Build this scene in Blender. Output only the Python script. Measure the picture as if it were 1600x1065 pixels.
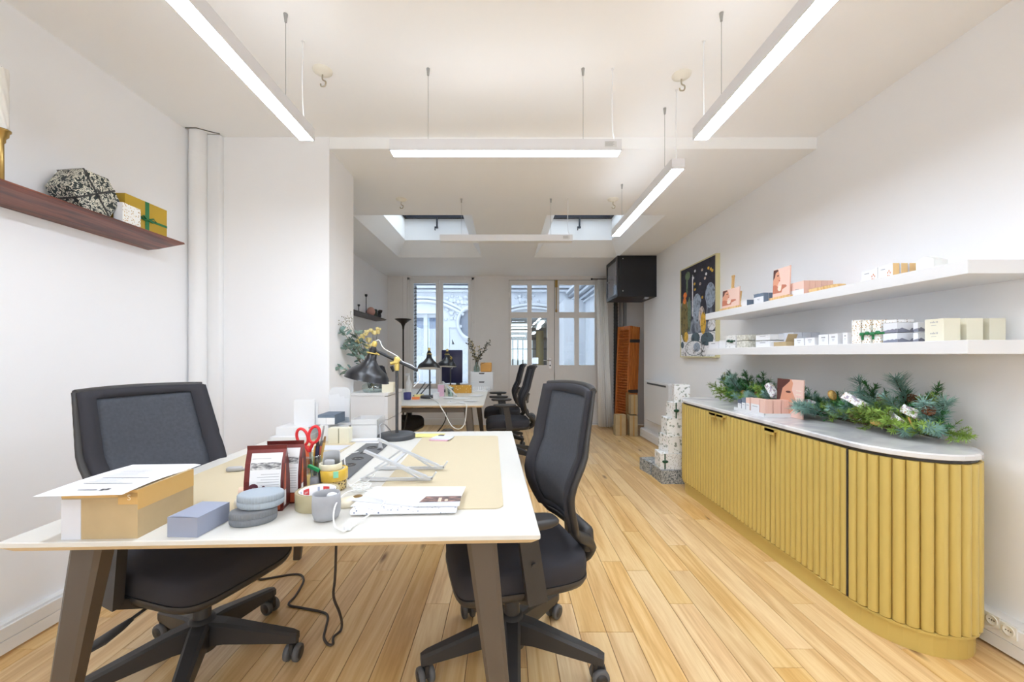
import bpy, bmesh, math, random
from mathutils import Vector, Matrix, noise
random.seed(7)
scene = bpy.context.scene
for o in list(bpy.data.objects):
    bpy.data.objects.remove(o, do_unlink=True)
COL = scene.collection
PI = math.pi

# ------------------------------------------------------------------ camera, sky, exposure
F, CX, CY, H = 630.0, 790.0, 555.0, 1.2          # focal length and vanishing point in photo pixels, eye height in metres
cam_data = bpy.data.cameras.new('camera')
cam = bpy.data.objects.new('camera', cam_data)
COL.objects.link(cam)
cam.location = (0, 0, H)
cam.rotation_euler = (PI / 2, 0, 0)
cam_data.sensor_width = 36.0
cam_data.lens = F / 1600 * 36
cam_data.shift_x = (800 - CX) / 1600
cam_data.shift_y = (CY - 532.5) / 1600
cam_data.clip_start = 0.02
scene.camera = cam

world = bpy.data.worlds.new('sky')
scene.world = world
world.use_nodes = True
bg = world.node_tree.nodes['Background']
bg.inputs[0].default_value = (0.92, 0.96, 1.0, 1)     # even overcast sky
bg.inputs[1].default_value = 5.2

LAMP_STRENGTH = 36.0
scene.view_settings.view_transform = 'Standard'
scene.view_settings.look = 'None'
scene.view_settings.gamma = 1.0
scene.view_settings.use_curve_mapping = False
scene.view_settings.exposure = 0.6
scene.cycles.max_bounces = 12
scene.cycles.diffuse_bounces = 7
scene.cycles.transparent_max_bounces = 12
scene.cycles.use_denoising = True
scene.cycles.caustics_reflective = False
scene.cycles.caustics_refractive = False

def at_z(px, py, z):
    Y = (H - z) * F / (py - CY)
    return Vector(((px - CX) * Y / F, Y, z))
def at_y(px, py, Y):
    return Vector(((px - CX) * Y / F, Y, H - (py - CY) * Y / F))
def at_x(px, py, X):
    Y = X * F / (px - CX)
    return Vector((X, Y, H - (py - CY) * Y / F))

# ------------------------------------------------------------------ materials
def lin(c):
    c = c / 255.0
    return c / 12.92 if c <= 0.04045 else ((c + 0.055) / 1.055) ** 2.4
def rgb(r, g, b):
    return (lin(r), lin(g), lin(b), 1.0)
MATS = {}
def new_mat(name):
    m = bpy.data.materials.new(name)
    m.use_nodes = True
    nt = m.node_tree
    return m, nt, nt.nodes['Principled BSDF']
def mat(name, c, rough=0.5, metal=0.0, bump=0.0, bscale=200.0, var=0.0, vscale=8.0, coat=0.0, spec=None):
    """plain paint or plastic; var = slight mottling, bump = fine relief"""
    if name in MATS: return MATS[name]
    m, nt, p = new_mat(name)
    col = rgb(*c)
    p.inputs['Base Color'].default_value = col
    p.inputs['Roughness'].default_value = rough
    p.inputs['Metallic'].default_value = metal
    p.inputs['Coat Weight'].default_value = coat
    if spec is not None: p.inputs['Specular IOR Level'].default_value = spec
    tc = nt.nodes.new('ShaderNodeTexCoord')
    if var:
        n = nt.nodes.new('ShaderNodeTexNoise'); n.inputs['Scale'].default_value = vscale; n.inputs['Detail'].default_value = 4
        nt.links.new(tc.outputs['Object'], n.inputs['Vector'])
        r = nt.nodes.new('ShaderNodeValToRGB')
        r.color_ramp.elements[0].position = 0.3; r.color_ramp.elements[1].position = 0.7
        r.color_ramp.elements[0].color = tuple(x * (1 - var) for x in col[:3]) + (1,)
        r.color_ramp.elements[1].color = tuple(min(1, x * (1 + var)) for x in col[:3]) + (1,)
        nt.links.new(n.outputs['Fac'], r.inputs['Fac']); nt.links.new(r.outputs['Color'], p.inputs['Base Color'])
    if bump:
        n = nt.nodes.new('ShaderNodeTexNoise'); n.inputs['Scale'].default_value = bscale; n.inputs['Detail'].default_value = 3
        nt.links.new(tc.outputs['Object'], n.inputs['Vector'])
        b = nt.nodes.new('ShaderNodeBump'); b.inputs['Strength'].default_value = bump; b.inputs['Distance'].default_value = 0.002
        nt.links.new(n.outputs['Fac'], b.inputs['Height']); nt.links.new(b.outputs['Normal'], p.inputs['Normal'])
    MATS[name] = m
    return m
def emit(name, c, s):
    if name in MATS: return MATS[name]
    m, nt, p = new_mat(name)
    p.inputs['Base Color'].default_value = (0.8, 0.8, 0.8, 1)
    p.inputs['Emission Color'].default_value = rgb(*c); p.inputs['Emission Strength'].default_value = s
    MATS[name] = m
    return m
def glass(name, tint=(245, 250, 252), refl=0.06, rough=0.0):
    if name in MATS: return MATS[name]
    m, nt, p = new_mat(name)
    out = nt.nodes['Material Output']
    t = nt.nodes.new('ShaderNodeBsdfTransparent'); t.inputs[0].default_value = rgb(*tint)
    g = nt.nodes.new('ShaderNodeBsdfGlossy'); g.inputs['Roughness'].default_value = rough
    mx = nt.nodes.new('ShaderNodeMixShader')
    lw = nt.nodes.new('ShaderNodeLayerWeight'); lw.inputs['Blend'].default_value = 0.25
    mp = nt.nodes.new('ShaderNodeMapRange'); mp.inputs['To Min'].default_value = refl; mp.inputs['To Max'].default_value = 0.7
    nt.links.new(lw.outputs['Facing'], mp.inputs['Value']); nt.links.new(mp.outputs[0], mx.inputs[0])
    nt.links.new(t.outputs[0], mx.inputs[1]); nt.links.new(g.outputs[0], mx.inputs[2]); nt.links.new(mx.outputs[0], out.inputs['Surface'])
    MATS[name] = m
    return m
def ramp_mat(name, tex, stops, scale, rough=0.6, detail=3.0, coord='Object', stretch=(1, 1, 1), dist=0.0, const=False, bump=0.0, spec=None):
    """print pattern: a noise, voronoi or wave texture through a colour ramp"""
    if name in MATS: return MATS[name]
    m, nt, p = new_mat(name)
    p.inputs['Roughness'].default_value = rough
    if spec is not None: p.inputs['Specular IOR Level'].default_value = spec
    tc = nt.nodes.new('ShaderNodeTexCoord'); mp = nt.nodes.new('ShaderNodeMapping'); mp.inputs['Scale'].default_value = stretch
    nt.links.new(tc.outputs[coord], mp.inputs['Vector'])
    if tex == 'noise':
        t = nt.nodes.new('ShaderNodeTexNoise'); t.inputs['Detail'].default_value = detail; t.inputs['Distortion'].default_value = dist; o = 'Fac'
    elif tex == 'voronoi':
        t = nt.nodes.new('ShaderNodeTexVoronoi'); o = 'Distance'
    else:
        t = nt.nodes.new('ShaderNodeTexWave'); t.inputs['Distortion'].default_value = dist; t.inputs['Detail'].default_value = detail; o = 'Fac'
    t.inputs['Scale'].default_value = scale
    nt.links.new(mp.outputs[0], t.inputs['Vector'])
    r = nt.nodes.new('ShaderNodeValToRGB')
    if const: r.color_ramp.interpolation = 'CONSTANT'
    while len(r.color_ramp.elements) < len(stops): r.color_ramp.elements.new(0.5)
    for e, (pos, c) in zip(r.color_ramp.elements, stops):
        e.position = pos; e.color = rgb(*c)
    nt.links.new(t.outputs[o], r.inputs['Fac']); nt.links.new(r.outputs['Color'], p.inputs['Base Color'])
    if bump:
        b = nt.nodes.new('ShaderNodeBump'); b.inputs['Strength'].default_value = bump; b.inputs['Distance'].default_value = 0.002
        nt.links.new(t.outputs[o], b.inputs['Height']); nt.links.new(b.outputs['Normal'], p.inputs['Normal'])
    MATS[name] = m
    return m
def wood_mat(name, dark, mid, light, along='Y', scale=1.0, rough=0.4, rand=0.0, spec=0.5):
    if name in MATS: return MATS[name]
    m, nt, p = new_mat(name)
    N = nt.nodes.new; L = nt.links.new
    p.inputs['Roughness'].default_value = rough; p.inputs['Specular IOR Level'].default_value = spec
    tc = N('ShaderNodeTexCoord'); mp = N('ShaderNodeMapping'); oi = N('ShaderNodeObjectInfo')
    st = {'X': (0.06, 1, 1), 'Y': (1, 0.06, 1), 'Z': (1, 1, 0.06)}[along]
    mp.inputs['Scale'].default_value = tuple(s * scale for s in st)
    add = N('ShaderNodeVectorMath'); add.operation = 'ADD'
    mul = N('ShaderNodeVectorMath'); mul.operation = 'SCALE'; mul.inputs[0].default_value = (31.7, 57.3, 11.9)
    L(oi.outputs['Random'], mul.inputs['Scale'])
    L(tc.outputs['Object'], mp.inputs['Vector']); L(mp.outputs[0], add.inputs[0]); L(mul.outputs[0], add.inputs[1])
    n1 = N('ShaderNodeTexNoise'); n1.inputs['Scale'].default_value = 9; n1.inputs['Detail'].default_value = 5; n1.inputs['Distortion'].default_value = 1.2
    n2 = N('ShaderNodeTexNoise'); n2.inputs['Scale'].default_value = 120; n2.inputs['Detail'].default_value = 3
    L(add.outputs[0], n1.inputs['Vector']); L(add.outputs[0], n2.inputs['Vector'])
    w = N('ShaderNodeMath'); w.operation = 'MULTIPLY'; w.inputs[1].default_value = 7.0; L(n1.outputs['Fac'], w.inputs[0])
    fr = N('ShaderNodeMath'); fr.operation = 'PINGPONG'; fr.inputs[1].default_value = 1.0; L(w.outputs[0], fr.inputs[0])
    mx = N('ShaderNodeMath'); mx.operation = 'MULTIPLY_ADD'; mx.inputs[1].default_value = 0.5; L(fr.outputs[0], mx.inputs[0])
    m2 = N('ShaderNodeMath'); m2.operation = 'MULTIPLY'; m2.inputs[1].default_value = 0.52; L(n2.outputs['Fac'], m2.inputs[0]); L(m2.outputs[0], mx.inputs[2])
    r = N('ShaderNodeValToRGB'); r.color_ramp.elements.new(0.5)
    for e, pos, c in zip(r.color_ramp.elements, (0.1, 0.45, 0.85), (dark, mid, light)):
        e.position = pos; e.color = rgb(*c)
    L(mx.outputs[0], r.inputs['Fac'])
    if rand:
        hs = N('ShaderNodeHueSaturation')
        a = N('ShaderNodeMapRange'); a.inputs['To Min'].default_value = 1 - rand; a.inputs['To Max'].default_value = 1 + rand * 0.6
        L(oi.outputs['Random'], a.inputs['Value']); L(a.outputs[0], hs.inputs['Value'])
        ml = N('ShaderNodeMath'); ml.operation = 'MULTIPLY'; ml.inputs[1].default_value = 7.31; L(oi.outputs['Random'], ml.inputs[0])
        fc = N('ShaderNodeMath'); fc.operation = 'FRACT'; L(ml.outputs[0], fc.inputs[0])
        b = N('ShaderNodeMapRange'); b.inputs['To Min'].default_value = 0.86; b.inputs['To Max'].default_value = 1.06
        L(fc.outputs[0], b.inputs['Value']); L(b.outputs[0], hs.inputs['Saturation'])
        L(r.outputs['Color'], hs.inputs['Color']); L(hs.outputs['Color'], p.inputs['Base Color'])
        # knots
        kn = N('ShaderNodeTexVoronoi'); kn.inputs['Scale'].default_value = 1.0
        km = N('ShaderNodeMapping'); km.inputs['Scale'].default_value = (5.0, 1.3, 1.0); ka = N('ShaderNodeVectorMath'); ka.operation = 'ADD'
        L(tc.outputs['Object'], km.inputs['Vector']); L(km.outputs[0], ka.inputs[0]); L(mul.outputs[0], ka.inputs[1]); L(ka.outputs[0], kn.inputs['Vector'])
        kr = N('ShaderNodeValToRGB'); kr.color_ramp.elements[0].position = 0.03; kr.color_ramp.elements[1].position = 0.11
        kr.color_ramp.elements[0].color = (0.30, 0.2, 0.13, 1); kr.color_ramp.elements[1].color = (1, 1, 1, 1)
        km2 = N('ShaderNodeMix'); km2.data_type = 'RGBA'; km2.blend_type = 'MULTIPLY'; km2.inputs[0].default_value = 1.0
        L(kn.outputs['Distance'], kr.inputs['Fac']); L(hs.outputs['Color'], km2.inputs[6]); L(kr.outputs['Color'], km2.inputs[7]); L(km2.outputs[2], p.inputs['Base Color'])
    else:
        L(r.outputs['Color'], p.inputs['Base Color'])
    bp = N('ShaderNodeBump'); bp.inputs['Strength'].default_value = 0.12; bp.inputs['Distance'].default_value = 0.001
    L(n2.outputs['Fac'], bp.inputs['Height']); L(bp.outputs['Normal'], p.inputs['Normal'])
    MATS[name] = m
    return m

WALL = mat('wall_paint', (244, 244, 246), 0.85, bump=0.05, bscale=60, var=0.012, vscale=1.5)
CEIL = mat('ceiling_paint', (246, 246, 246), 0.9, var=0.012, vscale=1.2)
TRIM = mat('trim_paint', (238, 238, 239), 0.45)
DOORP = mat('door_paint', (238, 235, 233), 0.5, var=0.01)
WHITE = mat('white_lacquer', (226, 226, 227), 0.35)
PAPER = mat('paper', (232, 232, 234), 0.8)
GREYPAPER = mat('grey_paper', (205, 206, 212), 0.8)
BLACK = mat('black_plastic', (54, 52, 52), 0.42)
BLACKM = mat('black_metal', (26, 27, 32), 0.32, spec=0.6)
DARKFAB = mat('dark_fabric', (50, 49, 55), 0.9, bump=0.5, bscale=900)
MESHFAB = mat('mesh_fabric', (69, 72, 80), 0.8, bump=0.6, bscale=1200, var=0.12, vscale=90)
RUBBER = mat('grey_rubber', (96, 96, 98), 0.55)
CHROME = mat('chrome', (190, 190, 192), 0.18, 1.0)
BRASS = mat('brass', (178, 148, 90), 0.28, 1.0)
BRASSY = mat('yellow_brass_paint', (216, 190, 108), 0.4, 0.3)
BRONZE = mat('bronze_metal', (96, 87, 78), 0.42, 0.35)
DESKTOP = mat('desk_laminate', (218, 215, 208), 0.38)
DESKEDGE = mat('desk_edge_wood', (222, 202, 168), 0.5)
GOLDPAINT = mat('ochre_gold_paint', (206, 182, 104), 0.36, 0.12)
INK = mat('ink', (70, 70, 76), 0.7)
INKLIGHT = mat('light_ink', (160, 160, 164), 0.7)
GLASS = glass('window_glass')
JAR = glass('jar_glass', (232, 242, 240), 0.1)
KRAFT = mat('kraft_card', (186, 164, 126), 0.8, var=0.06, vscale=14)
CREAM = mat('cream_card', (228, 223, 202), 0.7)
CREAMSIDE = CREAM
FLOORW = wood_mat('oak_plank', (202, 155, 94), (223, 182, 122), (238, 206, 150), 'Y', 1.0, 0.36, 0.065)
WALNUT = wood_mat('walnut', (58, 28, 22), (98, 50, 38), (136, 76, 56), 'Y', 2.0, 0.35)
SHUTW = wood_mat('shutter_wood', (150, 78, 30), (196, 112, 48), (220, 140, 70), 'Z', 2.0, 0.5)
PALEWOOD = wood_mat('pale_wood', (190, 146, 88), (222, 182, 122), (236, 204, 150), 'Z', 2.0, 0.5)
MARBLE = ramp_mat('marble', 'noise', [(0.30, (188, 188, 192)), (0.47, (212, 211, 212)), (0.56, (224, 223, 222)), (0.75, (216, 214, 214))], 3.2, 0.18, 6, dist=1.6)
FLORAL = ramp_mat('floral_print', 'voronoi', [(0.0, (60, 92, 62)), (0.17, (84, 110, 74)), (0.2, (196, 140, 110)), (0.25, (240, 239, 238)), (0.9, (246, 246, 247))], 95, 0.6, const=True)
FLORALY = ramp_mat('warm_floral_print', 'voronoi', [(0.0, (70, 96, 50)), (0.16, (190, 120, 60)), (0.26, (214, 190, 110)), (0.32, (243, 242, 238)), (0.9, (246, 246, 244))], 120, 0.6, const=True)
DAMASK = ramp_mat('damask_print', 'noise', [(0.0, (34, 44, 46)), (0.47, (48, 58, 58)), (0.5, (222, 218, 200)), (0.56, (226, 222, 206)), (0.58, (60, 72, 70)), (0.64, (220, 216, 200))], 55, 0.6, 2, const=True, dist=1.5)
DAMASKG = ramp_mat('grey_damask_print', 'noise', [(0.0, (98, 104, 108)), (0.46, (120, 126, 128)), (0.5, (214, 214, 212)), (0.57, (104, 110, 114)), (0.62, (206, 208, 208))], 60, 0.6, 2, const=True, dist=1.5)
PINK = mat('pink_card', (232, 190, 172), 0.7)
PINKSIDE = ramp_mat('pink_stripe_card', 'wave', [(0.3, (226, 180, 162)), (0.6, (236, 198, 182))], 60, 0.7, 1)
SLATE = mat('slate_blue_card', (110, 124, 142), 0.7)
BLUEGREY = mat('blue_grey_card', (150, 157, 176), 0.75)

# ------------------------------------------------------------------ mesh helpers
class MB:
    def __init__(self, *mats):
        self.v = []; self.f = []; self.m = []; self.s = []; self.mats = list(mats)
    def add(self, vs, fs, m=0, smooth=False, M=None):
        b = len(self.v)
        for p in vs:
            p = Vector(p)
            self.v.append(M @ p if M is not None else p)
        for f in fs:
            self.f.append([b + i for i in f]); self.m.append(m); self.s.append(smooth)
        return self
    def box(self, x0, x1, y0, y1, z0, z1, m=0, M=None, fm=None):
        vs = [(x, y, z) for z in (z0, z1) for y in (y0, y1) for x in (x0, x1)]
        fs = [(0, 2, 3, 1), (4, 5, 7, 6), (0, 1, 5, 4), (2, 6, 7, 3), (0, 4, 6, 2), (1, 3, 7, 5)]   # -z +z -y +y -x +x
        if fm is None: return self.add(vs, fs, m, False, M)
        b = len(self.v); self.add(vs, fs, m, False, M)
        for i, k in enumerate(fm): self.m[len(self.m) - 6 + i] = k
        return self
    def rbox(self, x0, x1, y0, y1, z0, z1, r, seg=2, m=0, M=None, smooth=True):
        bm = bmesh.new()
        bmesh.ops.create_cube(bm, size=1)
        for v in bm.verts:
            v.co = Vector(((x0 + x1) / 2 + v.co.x * (x1 - x0), (y0 + y1) / 2 + v.co.y * (y1 - y0), (z0 + z1) / 2 + v.co.z * (z1 - z0)))
        bmesh.ops.bevel(bm, geom=list(bm.edges), offset=r, segments=seg, affect='EDGES', profile=0.5)
        bm.verts.index_update()
        self.add([v.co.copy() for v in bm.verts], [[v.index for v in f.verts] for f in bm.faces], m, smooth, M)
        bm.free(); return self
    def loft(self, rings, m=0, smooth=True, cap0=True, cap1=True, closed=True, M=None):
        n = len(rings[0]); vs = [p for r in rings for p in r]; fs = []
        for i in range(len(rings) - 1):
            for j in range(n if closed else n - 1):
                k = (j + 1) % n
                fs.append((i * n + j, i * n + k, (i + 1) * n + k, (i + 1) * n + j))
        self.add(vs, fs, m, smooth, M)
        if cap0: self.add(rings[0], [list(range(n))[::-1]], m, False, M)
        if cap1: self.add(rings[-1], [list(range(n))], m, False, M)
        return self
    def lathe(self, prof, n=24, m=0, M=None, smooth=True, c=(0, 0, 0), cap0=True, cap1=True):
        rings = [[(c[0] + r * math.cos(2 * PI * j / n), c[1] + r * math.sin(2 * PI * j / n), c[2] + z) for j in range(n)] for r, z in prof]
        return self.loft(rings, m, smooth, cap0 and prof[0][0] > 1e-5, cap1 and prof[-1][0] > 1e-5, True, M)
    def cyl(self, p0, p1, r0, r1=None, n=12, m=0, M=None, smooth=True):
        return self.tube([p0, p1], [r0, r0 if r1 is None else r1], n, m, M, smooth)
    def tube(self, pts, r, n=8, m=0, M=None, smooth=True, caps=True, flat=None):
        pts = [Vector(p) for p in pts]
        rs = r if isinstance(r, (list, tuple)) else [r] * len(pts)
        rings = []; up = None
        for i, p in enumerate(pts):
            t = (pts[min(i + 1, len(pts) - 1)] - pts[max(i - 1, 0)])
            t = t.normalized() if t.length > 1e-9 else Vector((0, 0, 1))
            if up is None: up = Vector((0, 0, 1)) if abs(t.z) < 0.9 else Vector((1, 0, 0))
            a = up - t * up.dot(t)
            if a.length < 1e-6: a = t.orthogonal()
            a.normalize(); up = a; b = t.cross(a)
            fa, fb = flat if flat else (1, 1)
            rings.append([p + (a * math.cos(2 * PI * j / n) * fa + b * math.sin(2 * PI * j / n) * fb) * rs[i] for j in range(n)])
        return self.loft(rings, m, smooth, caps, caps, True, M)
    def prism(self, poly, z0, z1, m=0, M=None, smooth=False):
        n = len(poly)
        return self.loft([[(x, y, z0) for x, y in poly], [(x, y, z1) for x, y in poly]], m, smooth, True, True, True, M)
    def beam(self, p0, p1, w0, h0, w1=None, h1=None, side=(0, 1, 0), m=0, M=None):
        """rectangular bar from p0 to p1, w along SIDE, h across"""
        p0 = Vector(p0); p1 = Vector(p1); t = (p1 - p0).normalized(); s = Vector(side); s = (s - t * s.dot(t)).normalized(); q = t.cross(s)
        w1 = w0 if w1 is None else w1; h1 = h0 if h1 is None else h1
        R = lambda p, w, h: [p + s * a * w / 2 + q * b * h / 2 for a, b in ((-1, -1), (1, -1), (1, 1), (-1, 1))]
        return self.loft([R(p0, w0, h0), R(p1, w1, h1)], m, False, True, True, True, M)
    def sphere(self, c, r, n=12, k=7, m=0, M=None, sc=(1, 1, 1)):
        rings = []
        for i in range(1, k):
            a = PI * i / k
            rings.append([(c[0] + sc[0] * r * math.sin(a) * math.cos(2 * PI * j / n), c[1] + sc[1] * r * math.sin(a) * math.sin(2 * PI * j / n), c[2] - sc[2] * r * math.cos(a)) for j in range(n)])
        return self.loft(rings, m, True, True, True, True, M)
    def mesh(self, name):
        me = bpy.data.meshes.new(name)
        me.from_pydata([tuple(p) for p in self.v], [], self.f)
        for mt in self.mats: me.materials.append(mt)
        me.polygons.foreach_set('material_index', self.m); me.polygons.foreach_set('use_smooth', self.s)
        bm = bmesh.new(); bm.from_mesh(me); bmesh.ops.recalc_face_normals(bm, faces=bm.faces); bm.to_mesh(me); bm.free()
        me.update(); return me
    def build(self, name, parent=None, **kw):
        return put(self.mesh(name), name, parent, **kw)
def put(me, name, parent=None, loc=(0, 0, 0), rot=(0, 0, 0), M=None):
    o = bpy.data.objects.new(name, me); COL.objects.link(o); o.parent = parent
    if M is not None: o.matrix_basis = M
    else: o.location = loc; o.rotation_euler = rot
    return o
def tag(o, label, cat, group=None, kind=None):
    o['label'] = label; o['category'] = cat
    if group: o['group'] = group
    if kind: o['kind'] = kind
    return o
def thing(name, label, cat, loc=(0, 0, 0), rz=0.0, group=None):
    o = bpy.data.objects.new(name, None); COL.objects.link(o); o.location = loc; o.rotation_euler = (0, 0, rz)
    o.empty_display_size = 0.05
    return tag(o, label, cat, group)
def struct(o, label=None, cat=None):
    o['kind'] = 'structure'
    if label: o['label'] = label; o['category'] = cat or 'structure'
    return o
def smooth_path(pts, k=6):
    pts = [Vector(p) for p in pts]; out = []
    for i in range(len(pts) - 1):
        p0 = pts[max(i - 1, 0)]; p1 = pts[i]; p2 = pts[i + 1]; p3 = pts[min(i + 2, len(pts) - 1)]
        for j in range(k):
            t = j / k
            out.append(0.5 * ((2 * p1) + (p2 - p0) * t + (2 * p0 - 5 * p1 + 4 * p2 - p3) * t * t + (3 * p1 - p0 - 3 * p2 + p3) * t ** 3))
    out.append(pts[-1]); return out
def superell(a, b, n=32, e=4.0):
    out = []
    for j in range(n):
        t = 2 * PI * j / n; c = math.cos(t); s = math.sin(t)
        out.append((a * math.copysign(abs(c) ** (2 / e), c), b * math.copysign(abs(s) ** (2 / e), s)))
    return out
def roundrect(x0, x1, y0, y1, r, k=5):
    out = []
    for cx, cy, a0 in ((x1 - r, y1 - r, 0), (x0 + r, y1 - r, 90), (x0 + r, y0 + r, 180), (x1 - r, y0 + r, 270)):
        for i in range(k + 1):
            a = math.radians(a0 + 90 * i / k); out.append((cx + r * math.cos(a), cy + r * math.sin(a)))
    return out
T = Matrix.Translation
def R(ax, deg): return Matrix.Rotation(math.radians(deg), 4, ax)
def decal(name, parent, O, U, V, shapes, lift=0.0004):
    """flat print on a surface: O origin, U and V the full edges; shapes are polygons in 0..1 with a material"""
    O, U, V = Vector(O), Vector(U), Vector(V); N = U.cross(V).normalized()
    mats = []; mb = MB()
    for i, (poly, mt) in enumerate(shapes):
        if mt not in mats: mats.append(mt)
        off = N * lift * (1 + 0.25 * i)
        mb.add([O + U * u + V * v + off for u, v in poly], [list(range(len(poly)))], mats.index(mt))
    mb.mats = mats
    me = bpy.data.meshes.new(name); me.from_pydata([tuple(p) for p in mb.v], [], mb.f)
    for mt in mats: me.materials.append(mt)
    me.polygons.foreach_set('material_index', mb.m)
    return put(me, name, parent)
def rect(u0, v0, u1, v1): return [(u0, v0), (u1, v0), (u1, v1), (u0, v1)]
def oval(u, v, ru, rv, n=14): return [(u + ru * math.cos(2 * PI * i / n), v + rv * math.sin(2 * PI * i / n)) for i in range(n)]
# ------------------------------------------------------------------ the room
XL, XR, YB, YF = -2.04, 2.06, 6.97, -2.4
ZC, ZL, YS = 2.643, 2.567, 2.67            # front ceiling, back ceiling, line where the ceiling steps down

# floor: a base slab and oak planks laid along the room
fl = struct(MB(mat('floor_gap', (120, 78, 40), 0.7)).box(XL, XR + 0.5, YF, YB, -0.06, -0.002).build('floor'))
rng = random.Random(3)
PW = 0.118; x = XL; plank_cache = {}
def plank_mesh(w, l):
    key = (round(w, 3), round(l, 3))
    if key not in plank_cache:
        g = 0.0006; c = 0.0012
        x0, x1, y0, y1 = g, w - g, g, l - g
        mb = MB(FLOORW)
        mb.add([(x0, y0, -0.003), (x1, y0, -0.003), (x1, y1, -0.003), (x0, y1, -0.003), (x0 + c, y0 + c, 0), (x1 - c, y0 + c, 0), (x1 - c, y1 - c, 0), (x0 + c, y1 - c, 0)],
               [(4, 5, 6, 7), (0, 1, 5, 4), (1, 2, 6, 5), (2, 3, 7, 6), (3, 0, 4, 7)])
        plank_cache[key] = mb.mesh('plank')
    return plank_cache[key]
row = 0
while x < XR - 0.001:
    w = min(PW, XR - x)
    y = 0.35 - rng.choice((0.0, 0.3, 0.6, 0.9, 1.2))
    while y < YB - 0.01:
        l = rng.choice((0.8, 1.0, 1.2, 1.4, 1.6))
        if y + l > YB - 0.25: l = YB - y
        put(plank_mesh(w, l), 'plank', fl, (x, y, 0))
        y += l
    x += PW; row += 1
put(plank_mesh(0.44, YB - 6.0), 'plank', fl, (XR, 6.0, 0))
put(MB(FLOORW).box(XL, XR, YF, -0.8, -0.003, 0).mesh('plank'), 'plank', fl)

struct(MB(WALL).box(XL - 0.14, XL, YF, YB + 0.18, 0, 2.8).build('wall_left'))
struct(MB(WALL).box(XR, XR + 0.5, YF, 6.0, 0, 2.8).build('wall_right'))
struct(MB(WALL).box(XR + 0.44, XR + 0.56, 6.0, YB + 0.18, 0, 2.8).build('wall_recess'))
struct(MB(WALL).box(XL, -1.166, YS - 0.004, 3.09, 0, ZC + 0.05).build('wall_pier'))
WX0, WX1, WZ0 = -1.704, -0.545, 0.58       # window opening
DX0, DX1, DZ = 0.035, 1.655, 2.53          # door opening
back = MB(DOORP)
back.box(XL, WX0, YB, YB + 0.18, 0, 2.7).box(WX0, WX1, YB, YB + 0.18, 0, WZ0).box(WX1, DX0, YB, YB + 0.18, 0, 2.7).box(DX1, XR + 0.5, YB, YB + 0.18, 0, 2.7)
back.box(WX0, WX1, YB, YB + 0.18, 2.55, 2.7).box(DX0, DX1, YB, YB + 0.18, DZ, 2.7)
struct(back.build('wall_back'))
front = MB(WALL)
FX, FZ0, FZ1 = 1.05, 0.95, 2.3             # unseen street window behind the viewpoint, added and sized for fill light
front.box(XL, -FX, YF - 0.18, YF, 0, 2.8).box(FX, XR, YF - 0.18, YF, 0, 2.8).box(-FX, FX, YF - 0.18, YF, FZ1, 2.8).box(-FX, FX, YF - 0.18, YF, 0, FZ0)
struct(front.build('wall_front'))
ya_, yb_ = YF - 0.12, YF - 0.06
sw = struct(MB(TRIM).box(-FX, FX, ya_, yb_, FZ0, FZ0 + 0.07).box(-FX, FX, ya_, yb_, FZ1 - 0.07, FZ1).box(-FX, -FX + 0.07, ya_, yb_, FZ0 + 0.07, FZ1 - 0.07)
            .box(FX - 0.07, FX, ya_, yb_, FZ0 + 0.07, FZ1 - 0.07).box(-0.04, 0.04, ya_, yb_, FZ0 + 0.07, FZ1 - 0.07).build('window_4'))
for a, b in ((-FX + 0.07, -0.04), (0.04, FX - 0.07)):
    MB(GLASS).box(a, b, YF - 0.095, YF - 0.089, FZ0 + 0.07, FZ1 - 0.07).build('pane', sw)

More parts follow.
